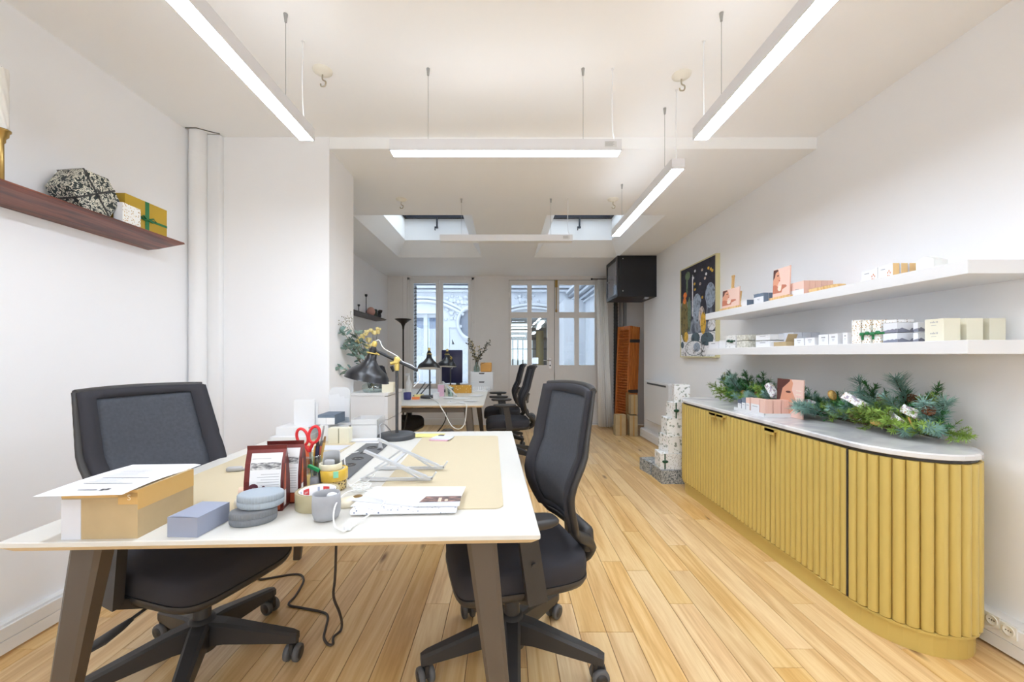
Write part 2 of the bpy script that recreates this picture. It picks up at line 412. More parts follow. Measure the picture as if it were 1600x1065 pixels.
# ceilings, with two splayed skylight wells in the lower one
struct(MB(CEIL).box(XL, XR, YF, YS, ZC, 2.8).build('ceiling'))
WY0, WY1 = 3.93, 5.63
WELLS = ((-1.49, -0.33), (0.40, 1.56))
cl = MB(CEIL)
XE = XR + 0.44
cl.box(XL, XE, YS, WY0, ZL, 2.8).box(XL, XE, WY1, YB, ZL, 2.8)
cl.box(XL, WELLS[0][0], WY0, WY1, ZL, 2.8).box(WELLS[0][1], WELLS[1][0], WY0, WY1, ZL, 2.8).box(WELLS[1][1], XE, WY0, WY1, ZL, 2.8)
struct(cl.build('ceiling_back'))
ZS, ZT = 2.746, 3.06
FRAMED = mat('skylight_frame_black', (24, 26, 40), 0.4)
for i, (a, b) in enumerate(WELLS):
    d = 0.14
    A = [(a, WY0), (b, WY0), (b, WY1), (a, WY1)]
    B = [(a + d, WY0 + 0.22), (b - d, WY0 + 0.22), (b - d, WY1 - 0.22), (a + d, WY1 - 0.22)]
    w = MB(CEIL)
    w.loft([[(x, y, ZL) for x, y in A], [(x, y, ZS) for x, y in B], [(x, y, ZT) for x, y in B]], 0, False, False, False)
    struct(w.build('trim_%d' % (i + 1)))
    x0, x1, y0, y1 = B[0][0], B[2][0], B[0][1], B[2][1]
    fr = struct(MB(FRAMED).box(x0 - 0.05, x1 + 0.05, y0 - 0.05, y0 + 0.05, ZT - 0.03, ZT + 0.06).box(x0 - 0.05, x1 + 0.05, y1 - 0.05, y1 + 0.05, ZT - 0.03, ZT + 0.06)
                .box(x0 - 0.05, x0 + 0.03, y0 + 0.05, y1 - 0.05, ZT - 0.03, ZT + 0.06).box(x1 - 0.03, x1 + 0.05, y0 + 0.05, y1 - 0.05, ZT - 0.03, ZT + 0.06).build('window_%d' % (i + 2)))
    MB(GLASS).box(x0 + 0.03, x1 - 0.03, y0 + 0.05, y1 - 0.05, ZT + 0.02, ZT + 0.026).build('pane', fr)
    xm = (x0 + x1) / 2
    hd = MB(FRAMED)
    hd.box(xm - 0.01, xm + 0.01, y1 - 0.075, y1 - 0.055, ZT - 0.16, ZT - 0.03).box(xm - 0.03, xm + 0.015, y1 - 0.08, y1 - 0.05, ZT - 0.175, ZT - 0.155).box(xm - 0.03, xm - 0.02, y1 - 0.08, y1 - 0.05, ZT - 0.2, ZT - 0.175)
    hd.build('latch', fr)

# boxed pipes in the corner by the pier
pp = MB(TRIM)
pp.cyl((-1.99, 2.61, 0.0), (-1.99, 2.61, ZC), 0.05, n=20).cyl((-1.99, 2.61, 2.50), (-1.99, 2.61, 2.515), 0.052, n=20)
pp.rbox(-1.95, -1.86, 2.625, 2.67, 0.0, ZC, 0.012, 2)
struct(pp.build('trim_3'))
gap = MB(mat('dark_gap', (90, 84, 76), 0.9))
gap.tube([(-2.03, 2.555, ZC - 0.001), (-1.96, 2.555, ZC - 0.002), (-1.90, 2.60, ZC - 0.002), (-1.86, 2.625, ZC - 0.001)], 0.003, 5)
struct(gap.build('trim_4'))

# skirting with cable duct
def skirting(name, side, y0, y1, h=0.125, d=0.045):
    s = MB(TRIM)
    X = XL if side < 0 else XR
    def slab(t, z0, z1):
        a, b = (X, X + t) if side < 0 else (X - t, X)
        s.box(a, b, y0, y1, z0, z1)
    slab(d, 0.012, 0.062); slab(d - 0.006, 0.062, 0.066); slab(d, 0.066, h - 0.01); slab(d - 0.012, h - 0.01, h)
    return struct(s.build(name))
skirting('baseboard_left', -1, YF, YS)
bR = skirting('baseboard_right', 1, YF, 5.98, 0.135, 0.065)
struct(MB(TRIM).box(XL, WX1 + 0.6, YB - 0.03, YB, 0, 0.11).build('baseboard_back'))
struct(MB(TRIM).box(XL, XL + 0.03, 3.1, YB - 0.03, 0, 0.13).build('baseboard_far'))
# twin socket on the duct beside the cabinet
for k, (px, py) in enumerate(((1551, 968), (1577, 985))):
    p = at_x(px, py, XR - 0.066)
    sk = MB(mat('socket_white', (238, 237, 232), 0.4), mat('socket_hole', (60, 52, 44), 0.6))
    Mx = T(p) @ R('Y', -90)
    sk.box(-0.024, 0.024, -0.026, 0.026, -0.001, 0.004, M=Mx)
    sk.lathe([(0.021, 0.004), (0.021, 0.006), (0.017, 0.006), (0.015, 0.0042), (0.0, 0.0042)], 18, 0, Mx)
    for dy in (-0.008, 0.0, 0.008):
        sk.lathe([(0.0024, 0.0043), (0.0024, 0.0048)], 8, 1, Mx @ T((0, dy, 0)))
    sk.build('socket', bR)

# ------------------------------------------------------------------ back window
w1 = MB(DOORP)
yw0, yw1 = YB + 0.02, YB + 0.09
top, bot = 2.55, WZ0
w1.box(WX0, WX0 + 0.045, yw0, yw1, bot, top).box(WX1 - 0.045, WX1, yw0, yw1, bot, top).box(WX0, WX1, yw0, yw1, top - 0.04, top).box(WX0, WX1, yw0 - 0.03, yw1, bot, bot + 0.05)
win = struct(w1.build('window_1'))
for a, b in ((WX0 + 0.05, -1.152), (-1.142, WX1 - 0.05)):
    s = MB(DOORP); t = 0.055
    s.box(a, a + t, yw0 - 0.01, yw1 - 0.02, bot + 0.05, top - 0.045).box(b - t, b, yw0 - 0.01, yw1 - 0.02, bot + 0.05, top - 0.045)
    s.box(a + t, b - t, yw0 - 0.01, yw1 - 0.02, bot + 0.05, bot + 0.13).box(a + t, b - t, yw0 - 0.01, yw1 - 0.02, top - 0.10, top - 0.045)
    so = s.build('sash', win)
    MB(GLASS).box(a + t, b - t, yw0 + 0.02, yw0 + 0.026, bot + 0.13, top - 0.10).build('pane', so)
for z in (0.95, 1.75, 2.38):
    MB(DOORP).cyl((WX1 - 0.005, yw0 - 0.02, z), (WX1 - 0.005, yw0 - 0.02, z + 0.07), 0.012).build('hinge', win)
    MB(DOORP).cyl((WX0 + 0.005, yw0 - 0.02, z), (WX0 + 0.005, yw0 - 0.02, z + 0.07), 0.012).build('hinge', win)
# slatted strip standing behind the left sash
tk = MB(GREYPAPER, mat('strip_tick', (96, 96, 100), 0.7))
xa = -1.61
tk.box(xa, xa + 0.045, yw1 + 0.02, yw1 + 0.03, 0.72, 2.44)
for k in range(26):
    z = 0.74 + k * 0.065
    tk.box(xa + 0.004, xa + 0.05, yw1 + 0.008, yw1 + 0.02, z, z + 0.014, 1)
    tk.box(xa + 0.03, xa + 0.045, yw1 + 0.008, yw1 + 0.02, z, z + 0.04, 1)
tko = tk.build('edge_strip', win); tko['kind'] = 'stuff'
# casing and panel lines on the wall between window and door
pl = MB(DOORP)
for xx in (-0.515, -0.06, 0.0):
    pl.box(xx - 0.02, xx + 0.0, YB - 0.012, YB, 0.11, 2.56)
pl.box(WX0 - 0.09, WX0 - 0.07, YB - 0.012, YB, 0.11, 2.56)
struct(pl.build('trim_5'))

# ------------------------------------------------------------------ glazed double door
def leaf(idx, x0, x1, panes, handle):
    y0, y1 = YB + 0.03, YB + 0.075
    zt = 2.505; zb = 0.012
    z_p0, z_p1, z_q0, z_q1 = 1.03, 1.85, 1.95, 2.425
    (a0, a1), (b0, b1) = panes
    m = MB(DOORP)
    m.box(x0, a0, y0, y1, zb, zt).box(a1, b0, y0, y1, z_p0, z_q1).box(b1, x1, y0, y1, zb, zt)
    m.box(a0, b1, y0, y1, z_q1, zt).box(a0, a1, y0, y1, z_p1, z_q0).box(b0, b1, y0, y1, z_p1, z_q0).box(a0, b1, y0, y1, zb, z_p0)
    m.box(a0 - 0.02, b1 + 0.02, y0 - 0.006, y0, 0.12, 0.135).box(a0 - 0.02, b1 + 0.02, y0 - 0.006, y0, z_p0 - 0.09, z_p0 - 0.075)
    m.box((x0 + x1) / 2 - 0.15, (x0 + x1) / 2 + 0.16, y0 - 0.004, y0, 2.462, 2.47)
    o = struct(m.build('door_%d' % idx))
    for (p, q) in panes:
        MB(GLASS).box(p, q, y0 + 0.02, y0 + 0.026, z_p0, z_p1).build('pane', o)
        MB(GLASS).box(p, q, y0 + 0.02, y0 + 0.026, z_q0, z_q1).build('pane', o)
    for z in (0.3, 1.1, 2.2):
        xx = x0 if idx == 1 else x1
        MB(DOORP).cyl((xx, y0 - 0.012, z), (xx, y0 - 0.012, z + 0.09), 0.011).build('hinge', o)
    return o
dl = leaf(1, 0.06, 0.845, ((0.10, 0.376), (0.454, 0.72)), True)
dr = leaf(2, 0.852, 1.63, ((0.93, 1.195), (1.275, 1.548)), False)
MB(DOORP).box(0.745, 0.84, YB + 0.018, YB + 0.032, 0.05, 2.44).build('meeting_strip', dl)
hp = at_y(860, 563, YB)
hm = MB(CHROME, BLACK)
hm.box(hp.x - 0.025, hp.x + 0.015, YB + 0.008, YB + 0.02, hp.z - 0.14, hp.z + 0.04)
hm.tube([(hp.x, YB + 0.01, hp.z), (hp.x, YB - 0.04, hp.z), (hp.x - 0.02, YB - 0.045, hp.z), (hp.x - 0.12, YB - 0.045, hp.z)], 0.009, 8)
hm.cyl((hp.x - 0.004, YB + 0.004, hp.z - 0.085), (hp.x - 0.004, YB + 0.012, hp.z - 0.085), 0.011, m=1)
hm.build('door_handle', dl)
bx = 0.877
MB(BRASS).box(bx - 0.02, bx + 0.022, YB + 0.0, YB + 0.03, 2.38, 2.50).cyl((bx, YB + 0.01, 2.40), (bx, YB + 0.01, 1.98), 0.007).lathe([(0.0, -0.05), (0.02, -0.03), (0.012, 0.0), (0.009, 0.02)], 10, c=(bx, YB + 0.01, 1.99)).build('espagnolette_bolt', dr)
fr = MB(DOORP)
fr.box(DX0, 0.058, YB - 0.01, YB + 0.12, 0, DZ).box(1.632, DX1, YB - 0.01, YB + 0.12, 0, DZ).box(DX0, DX1, YB - 0.01, YB + 0.12, 2.508, DZ)
fr.box(DX0, DX1, YB, YB + 0.12, 0.0, 0.01)
struct(fr.build('trim_6'))
gl_ = MB(mat('dark_gap', (90, 84, 76), 0.9))  # dark strips paint the shadow in the gaps round the door leaves
gl_.box(0.8465, 0.8505, YB + 0.026, YB + 0.06, 0.01, 2.506).box(0.0575, 0.0605, YB + 0.026, YB + 0.06, 0.01, 2.506).box(1.6295, 1.6325, YB + 0.026, YB + 0.06, 0.01, 2.506).box(0.058, 1.632, YB + 0.026, YB + 0.06, 2.504, 2.509).box(0.058, 1.632, YB + 0.024, YB + 0.06, 0.0, 0.014)
struct(gl_.build('trim_7'))

# ------------------------------------------------------------------ the courtyard behind
FAC = mat('facade_paint', (192, 196, 203), 0.85, var=0.02, vscale=2)
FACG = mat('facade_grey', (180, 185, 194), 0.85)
COURT = mat('courtyard_paving', (206, 206, 206), 0.9, var=0.08, vscale=3)
struct(MB(COURT).box(-6, 6, YB + 0.18, 18, -0.1, -0.02).build('floor_courtyard'))
YA = 10.6
fa = MB(FAC)
ox0, ox1, oz1 = 0.02, 1.32, 2.2               # opening of the office opposite
fwx0, fwx1, fwz0, fwz1 = -2.55, -1.70, 0.55, 2.3
# wall pieces round the window, the oval and the office opening
ovc = at_y(736, 505, YA); ovrx, ovrz = 0.30, 0.36
fa.box(-5, fwx0, YA, YA + 0.3, 0, 6).box(fwx0, fwx1, YA, YA + 0.3, 0, fwz0).box(fwx0, fwx1, YA, YA + 0.3, fwz1, 9).box(fwx1, ovc.x - 0.5, YA, YA + 0.3, 0, 6)
fa.box(ovc.x + 0.5, ox0, YA, YA + 0.3, 0, 6).box(ovc.x - 0.5, ovc.x + 0.5, YA, YA + 0.3, 0, ovc.z - 0.55).box(ovc.x - 0.5, ovc.x + 0.5, YA, YA + 0.3, ovc.z + 0.55, 6)
fa.box(ox0, ox1, YA, YA + 0.3, oz1, 6).box(ox1, 4, YA, YA + 0.3, 0, 6)
n = 28                                         # plate with an oval hole
outer = []
for j in range(n):
    a = 2 * PI * j / n; c, s = math.cos(a), math.sin(a); k = 1 / max(abs(c) / 0.5, abs(s) / 0.55)
    outer.append((ovc.x + c * k, ovc.z + s * k))
inner = [(ovc.x + ovrx * math.cos(2 * PI * j / n), ovc.z + ovrz * math.sin(2 * PI * j / n)) for j in range(n)]
fa.loft([[(x, YA, z) for x, z in outer], [(x, YA, z) for x, z in inner], [(x, YA + 0.25, z) for x, z in inner]], 0, False, False, False)
fac = tag(fa.build('courtyard_building'), 'white ornate building across the courtyard seen through the back window', 'building')
ring = MB(FAC)
prof = [(1.0, 0.0), (1.02, -0.06), (1.12, -0.09), (1.26, -0.07), (1.32, 0.0)]
ring.loft([[(ovc.x + ovrx * k * math.cos(2 * PI * j / n), YA + dy, ovc.z + ovrz * k * math.sin(2 * PI * j / n)) for j in range(n)] for k, dy in prof], 0, True, False, False)
ring.build('oval_surround', fac)
og = MB(mat('oval_glass_dark', (120, 128, 142), 0.15)); og.loft([[(x, YA + 0.03, z) for x, z in inner], [(x, YA + 0.05, z) for x, z in inner]], 0, False); og.build('pane', fac)
cn = MB(FAC)
for z, d, hh in ((2.86, 0.10, 0.05), (2.95, 0.16, 0.06), (3.05, 0.22, 0.05)):
    cn.box(-5, 4, YA - d, YA, z, z + hh)
cn.build('cornice', fac)
arch = MB(FAC)
for r_, dz, d in ((0.0, 0.0, 0.07), (0.07, 0.10, 0.04)):
    pts = [(-3.0 + 1.9 * t, YA - d / 2, 2.42 + dz + 0.28 * (1 - (2 * t - 1) ** 2) - 0.16 * t) for t in [i / 12 for i in range(13)]]
    arch.tube(pts, 0.045, 6)
for dz in (0.0, 0.09):
    arch.tube([(-0.1 + 1.6 * t, YA - 0.05, 2.28 + dz + 0.16 * (1 - (2 * t - 1) ** 2)) for t in [i / 12 for i in range(13)]], 0.035, 6)
arch.build('arch_moulding', fac)
orn = MB(FAC); rr = random.Random(5)
for k in range(85):                             # carved leaf ornament above the oval window and the office opening
    if k < 60:
        px, py = rr.gauss(716, 9), rr.uniform(448, 500)
        if (px - 736) ** 2 / 24 ** 2 + (py - 505) ** 2 / 30 ** 2 < 1: continue
    else: px, py = rr.gauss(824, 8), rr.uniform(455, 480)
    p = at_y(px, py, YA)
    orn.sphere((p.x, YA - 0.01, p.z), rr.uniform(0.025, 0.06), 7, 5, sc=(1.2, 0.7, rr.uniform(0.6, 1.3)))
oo = orn.build('carved_ornament', fac); oo['kind'] = 'stuff'
pn = MB(FAC)
for x0, x1, z0, z1 in ((-1.55, -1.48, 0.5, 2.0), (-1.48, -1.15, 1.93, 2.0), (-5, 4, 0.52, 0.58)):
    pn.box(x0, x1, YA - 0.03, YA, z0, z1)
pn.build('wall_panel', fac)
# its curtained window
fw = MB(FAC)
xm = -2.12
fw.box(fwx0, fwx0 + 0.09, YA + 0.1, YA + 0.2, fwz0, fwz1).box(fwx1 - 0.06, fwx1, YA + 0.1, YA + 0.2, fwz0, fwz1).box(xm - 0.055, xm + 0.055, YA + 0.08, YA + 0.2, fwz0, fwz1)
fw.box(fwx0, fwx1, YA + 0.1, YA + 0.2, fwz1 - 0.1, fwz1).box(fwx0, fwx1, YA + 0.06, YA + 0.2, fwz0, fwz0 + 0.62)
fwo = fw.build('window', fac)
for a, b in ((fwx0 + 0.09, xm - 0.055), (xm + 0.055, fwx1 - 0.06)):
    MB(glass('facade_glass', (190, 205, 222), 0.12)).box(a, b, YA + 0.14, YA + 0.15, fwz0 + 0.62, fwz1 - 0.1).build('pane', fwo)
    cu = MB(mat('net_curtain', (206, 214, 228), 0.9)); N = 40
    cu.loft([[(a + (b - a) * i / N, YA + 0.25 + 0.02 * math.sin(i * 1.3), z) for i in range(N + 1)] for z in (fwz0 + 0.6, fwz1)], 0, True, False, False, False)
    cu.build('curtain', fwo)
# side wing on the right with its cornice
sd = MB(FAC)
sd.box(1.86, 2.1, YB + 0.2, YA - 0.01, 0, 9)
sw_ = tag(sd.build('side_wing'), 'plain white wall with sloping cornice seen through the right door leaf', 'building')
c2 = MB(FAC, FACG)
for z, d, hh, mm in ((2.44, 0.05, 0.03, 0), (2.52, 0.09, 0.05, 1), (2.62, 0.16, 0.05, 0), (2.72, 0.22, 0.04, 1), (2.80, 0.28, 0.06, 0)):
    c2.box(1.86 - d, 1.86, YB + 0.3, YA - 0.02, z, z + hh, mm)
c2.build('cornice', sw_)
pier = MB(FAC); pier.box(1.36, 1.86, 9.4, 10.55, 0, 2.5); pier.build('corner_pier', sw_)
# unseen blocks added to shade the courtyard: upper house and left wing
struct(MB(FAC).box(-5.0, 4.2, YF - 0.2, YS - 0.1, 2.8, 12).build('shade_wall_upper'))
struct(MB(FAC).box(-5.2, -4.6, 3.0, YA, 0, 11).build('shade_wall_courtyard'))
# office opposite
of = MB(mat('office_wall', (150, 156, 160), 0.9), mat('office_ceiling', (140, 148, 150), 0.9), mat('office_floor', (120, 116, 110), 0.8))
OX0, OX1, OY1, OZ = -1.8, 3.4, 22.0, 2.16
of.box(OX0, OX1, YA + 0.31, OY1, OZ, OZ + 0.2, 1).box(OX0, OX1, YA + 0.31, OY1, -0.02, 0.02, 2).box(OX0 - 0.1, OX0, YA + 0.31, OY1, 0, OZ + 0.2).box(OX1, OX1 + 0.1, YA + 0.31, OY1, 0, OZ + 0.2).box(OX0, OX1, OY1, OY1 + 0.1, 0, OZ + 0.2)
ofo = tag(of.build('office_opposite'), 'dim office with strip lights across the courtyard seen through the left door leaf', 'building')
STRIP = emit('office_strip_light', (250, 250, 250), 5.0)
for y in (12.2, 13.6, 15.4, 19.0):
    MB(STRIP).box(-0.2, 0.72 + 0.03 * (y - 12), y, y + 0.10, OZ - 0.06, OZ - 0.03).build('strip_light', ofo)
for x_, y, l in ((0.98, 11.0, 1.5), (1.06, 13.0, 0.9), (1.13, 16.2, 1.2)):
    MB(STRIP).box(x_, x_ + 0.08, y, y + l, OZ - 0.06, OZ - 0.03).build('strip_light', ofo)
ofw = MB(emit('office_daylight', (226, 236, 240), 0.8), mat('office_mullion', (84, 88, 94), 0.6))
ofw.box(OX0, 1.45, OY1 - 0.1, OY1 - 0.05, 0.0, 2.03)
for k in range(12): ofw.box(OX0 + k * 0.27, OX0 + 0.06 + k * 0.27, OY1 - 0.2, OY1 - 0.12, 0, 2.05, 1)
ofw.box(OX0, OX1, OY1 - 0.2, OY1 - 0.12, 1.52, 1.57, 1).box(OX0, OX1, OY1 - 0.3, OY1 - 0.1, 2.03, OZ, 1)
ofw.build('window_wall', ofo)
MB(mat('yellow_column', (226, 204, 122), 0.6)).cyl((1.36, 16.0, 0), (1.36, 16.0, OZ), 0.15, n=16).build('column', ofo)
MB(PAPER).box(0.66, 0.86, YA - 0.02, YA - 0.01, 0.98, 1.14).build('notice', ofo)

# ------------------------------------------------------------------ hanging strip lamps
LAMPW, LAMPH, ZB = 0.07, 0.055, 2.205
LIT = emit('lamp_diffuser', (228, 240, 255), LAMP_STRENGTH)
TOPFILL = emit('added_top_glow', (243, 248, 255), LAMP_STRENGTH * 0.09)  # unseen glow added on the lamp tops to brighten the ceiling
OFF = mat('lamp_diffuser_off', (232, 232, 230), 0.5)
ALU = mat('lamp_body_white', (226, 226, 230), 0.35)
WIRE = mat('steel_wire', (168, 168, 166), 0.35, 0.6)
def strip_lamp(c, length, ang, zc0, zc1, label, lit=True, cable=1, plate=False, zb=ZB):
    """c: centre, local x along the lamp; zc0 and zc1: ceiling height over each wire"""
    t = thing('strip_lamp', label, 'ceiling lamp', (c[0], c[1], zb), ang, 'suspended strip lamps')
    L2 = length / 2
    bd = MB(ALU)
    bd.box(-L2, L2, -LAMPW / 2, LAMPW / 2, 0.006, LAMPH).box(-L2, L2, -LAMPW / 2, -LAMPW / 2 + 0.004, 0, 0.006).box(-L2, L2, LAMPW / 2 - 0.004, LAMPW / 2, 0, 0.006)
    bd.box(-L2, -L2 + 0.004, -LAMPW / 2, LAMPW / 2, 0, 0.006).box(L2 - 0.004, L2, -LAMPW / 2, LAMPW / 2, 0, 0.006)
    b = bd.build('housing', t)
    MB(LIT if lit else OFF).box(-L2 + 0.005, L2 - 0.005, -LAMPW / 2 + 0.005, LAMPW / 2 - 0.005, 0.0, 0.005).build('diffuser', t)
    MB(TOPFILL if lit else OFF).box(-L2 + 0.02, L2 - 0.02, -LAMPW / 2 + 0.008, LAMPW / 2 - 0.008, LAMPH, LAMPH + 0.002).build('added_top_panel', t)
    for s, zc in ((-1, zc0), (1, zc1)):
        x = s * (L2 - 0.185)
        w = MB(WIRE)
        w.cyl((x, 0, LAMPH), (x, 0, zc - zb), 0.0013, n=5).cyl((x, 0, zc - zb - 0.035), (x, 0, zc - zb), 0.005, 0.009, n=8)
        w.build('suspension_wire', t)
    x = cable * (L2 - 0.03); zc = zc1 if cable > 0 else zc0
    MB(TRIM).tube(smooth_path([(x + 0.012, 0, LAMPH), (x - 0.004, 0, LAMPH + 0.05), (x - 0.008, 0.004, (zc - zb) * 0.6), (x - 0.006, 0, zc - zb)]), 0.0028, 6).lathe([(0.008, -0.004), (0.008, 0)], 8, c=(x - 0.006, 0, zc - zb)).build('power_cable', t)
    if plate:
        y = -LAMPW / 2 - 0.0004
        decal('rating_label', t, (L2 - 0.085, y, 0.014), (0.06, 0, 0), (0, 0, 0.03),
              [(rect(0, 0, 1, 1), mat('label_silver', (214, 214, 214), 0.6))] + [(rect(0.04, 0.85 - 0.2 * k, 0.8 - 0.1 * (k % 2), 0.93 - 0.2 * k), INKLIGHT) for k in range(4)])
    return t
strip_lamp((-0.93, 1.29), 1.2, PI / 2, ZC, ZC, 'lit white strip lamp hanging over the left side of the near desk')
strip_lamp((0.91, 1.285), 1.2, PI / 2, ZC, ZC, 'lit white strip lamp at upper right, hanging nearest above the fluted cabinet')
strip_lamp((0.0, 2.03), 1.15, 0, ZC, ZC, 'lit crosswise strip lamp hanging in front of the ceiling step', plate=True, zb=2.215)
strip_lamp((0.93, 2.79), 1.24, PI / 2, ZC, ZL, 'lit strip lamp on the right crossing under the ceiling step', cable=-1)
strip_lamp((0.005, 3.52), 1.15, 0, ZL, ZL, 'unlit crosswise strip lamp hanging below the two skylights', lit=False, plate=True, zb=2.19)
strip_lamp((-0.93, -0.6), 1.2, PI / 2, ZC, ZC, 'added unseen strip lamp behind the viewpoint for fill light, left row')  # this pair hangs out of view, added to even out the room light
strip_lamp((0.91, -0.6), 1.2, PI / 2, ZC, ZC, 'added unseen strip lamp behind the viewpoint for fill light, right row')
# ceiling hooks with plaster rosettes
for (px, py, z, lb) in ((504, 110, ZC, 'ceiling hook in round rosette left of the front strip lamps'), (1065, 117, ZC, 'ceiling hook in round rosette beside the upper right strip lamp'),
                        (627, 311, ZL, 'ceiling hook in rosette above the left skylight'), (958, 311, ZL, 'ceiling hook in rosette above the right skylight')):
    p = at_z(px, py, z)
    hk = thing('ceiling_hook', lb, 'ceiling hook', p)
    MB(mat('rosette_plaster', (238, 234, 222), 0.8)).lathe([(0.048, 0.0), (0.046, -0.006), (0.03, -0.009), (0.012, -0.022), (0.0, -0.022)], 20).build('rosette', hk)
    MB(mat('hook_metal', (176, 168, 150), 0.4, 0.5)).tube(smooth_path([(0, 0, -0.018), (0, 0, -0.045), (0.016, 0, -0.058), (0.012, 0, -0.078), (-0.006, 0, -0.08), (-0.01, 0, -0.068)]), 0.004, 6).build('hook', hk)
# ------------------------------------------------------------------ office chairs (local front = +x, origin on the floor under the column)
def chair_meshes():
    D = {}
    # star base
    s = MB(BLACK)
    s.lathe([(0.0, 0.075), (0.05, 0.075), (0.052, 0.16), (0.040, 0.195), (0.0, 0.195)], 20)
    for k in range(5):
        M = R('Z', 72 * k)
        def ring(x, w, z0, z1): return [(x, -w / 2, z0), (x, w / 2, z0), (x, w / 2, z1 - 0.008), (x, w / 2 - 0.01, z1), (x, -w / 2 + 0.01, z1), (x, -w / 2, z1 - 0.008)]
        s.loft([ring(0.02, 0.066, 0.095, 0.185), ring(0.09, 0.060, 0.100, 0.175), ring(0.33, 0.046, 0.080, 0.118), ring(0.352, 0.036, 0.078, 0.110)], 0, False, M=M)
    D['star'] = s.mesh('star_base')
    c = MB(BLACK, RUBBER)
    for sy in (-1, 1):
        c.lathe([(0.0, 0.0), (0.024, 0.0), (0.031, 0.003), (0.032, 0.010), (0.031, 0.018), (0.026, 0.021), (0.0, 0.021)], 18, 1, T((0.0, sy * 0.008, 0.032)) @ R('X', -90 * sy))
        c.lathe([(0.021, 0.0213), (0.021, 0.0225), (0.0, 0.0225)], 18, 0, T((0.0, sy * 0.008, 0.032)) @ R('X', -90 * sy))
    c.box(-0.018, 0.026, -0.007, 0.007, 0.03, 0.072)
    c.cyl((0.012, 0, 0.05), (0.012, 0, 0.085), 0.012)
    D['caster'] = c.mesh('caster')
    g = MB(BLACK, CHROME)
    g.lathe([(0.030, 0.15), (0.030, 0.285), (0.026, 0.29), (0.0, 0.29)], 18).lathe([(0.016, 0.28), (0.016, 0.40)], 14, 1)
    D['column'] = g.mesh('gas_column')
    m = MB(BLACK); m.rbox(-0.14, 0.10, -0.08, 0.08, 0.345, 0.39, 0.012).box(-0.26, -0.12, -0.05, 0.05, 0.36, 0.39); D['mech'] = m.mesh('mechanism')
    lv = MB(BLACK)
    lv.tube([(0.02, -0.05, 0.365), (0.02, -0.18, 0.352), (0.02, -0.25, 0.335)], 0.006, 6)
    lv.tube([(0.02, -0.24, 0.337), (0.02, -0.27, 0.328), (0.02, -0.32, 0.316), (0.02, -0.37, 0.308)], [0.012, 0.02, 0.026, 0.014], 10, flat=(0.35, 1))
    D['lever'] = lv.mesh('lever')
    # seat
    def outline(k, z, a=0.245, b=0.25, droop=0.0):
        return [(x * k, y * k * (1.0 - 0.06 * (x / a < 0) * abs(x / a)), z - droop * max(0.0, (x * k - 0.12) / 0.12) ** 2 - 0.006 * 0) for x, y in superell(a, b, 40, 5)]
    st = MB(DARKFAB)
    st.loft([outline(0.96, 0.405, droop=0.03), outline(0.995, 0.42, droop=0.03), outline(1.0, 0.455, droop=0.03), outline(0.985, 0.476, droop=0.028), outline(0.94, 0.487, droop=0.025), outline(0.70, 0.490, droop=0.012), outline(0.3, 0.484), outline(0.02, 0.482)], 0, True)
    D['seat'] = st.mesh('seat')
    pn = MB(BLACK)
    pn.loft([outline(0.86, 0.378, droop=0.02), outline(0.97, 0.386, droop=0.03), outline(1.005, 0.405, droop=0.03), outline(1.0, 0.414, droop=0.03)], 0, True)
    D['pan'] = pn.mesh('seat_pan')
    # backrest: centre line x(v), z(v)
    def centre(v):
        z = 0.555 + 0.515 * v
        x = -0.235 + 0.035 * math.sin(min(1.0, v / 0.55) * PI) * (v < 0.55) - 0.085 * max(0.0, v - 0.30) - 0.05 * max(0.0, v - 0.6)
        return x, z
    def surf(u, v, off=0.0):
        x, z = centre(v)
        w = 0.205 + 0.03 * min(1.0, v / 0.5) - 0.014 * max(0, v - 0.6) / 0.4
        if v < 0.18: w -= 0.045 * ((0.18 - v) / 0.18) ** 2
        zz = z + (0.008 * (1 - u * u) if v > 0.99 else 0)
        return Vector((x + 0.045 * abs(u) ** 2.4 + off, u * w, zz))
    NU, NV = 16, 20
    def cells(cond, off0, off1, mt, nm):
        mb = MB(mt); idx = {}
        def vid(i, j, k):
            key = (i, j, k)
            if key not in idx:
                idx[key] = len(mb.v); mb.v.append(surf(-1 + 2 * i / NU, j / NV, (off0, off1)[k]))
            return idx[key]
        def face(*a): mb.f.append(list(a)); mb.m.append(0); mb.s.append(True)
        inside = lambda i, j: 0 <= i < NU and 0 <= j < NV and cond(i, j)
        for i in range(NU):
            for j in range(NV):
                if not cond(i, j): continue
                face(vid(i, j, 0), vid(i + 1, j, 0), vid(i + 1, j + 1, 0), vid(i, j + 1, 0)); face(vid(i, j, 1), vid(i, j + 1, 1), vid(i + 1, j + 1, 1), vid(i + 1, j, 1))
                for (di, dj, p, q) in ((-1, 0, (i, j), (i, j + 1)), (1, 0, (i + 1, j), (i + 1, j + 1)), (0, -1, (i, j), (i + 1, j)), (0, 1, (i, j + 1), (i + 1, j + 1))):
                    if not inside(i + di, j + dj): face(vid(*p, 0), vid(*q, 0), vid(*q, 1), vid(*p, 1))
        return mb.mesh(nm)
    border = lambda i, j: i < 2 or i >= NU - 2 or j >= NV - 1 or j < 1
    D['back'] = cells(border, -0.012, 0.012, DARKFAB, 'backrest')
    D['panel'] = cells(lambda i, j: not border(i, j), -0.004, 0.006, MESHFAB, 'mesh_panel')
    fr = MB(BLACK)
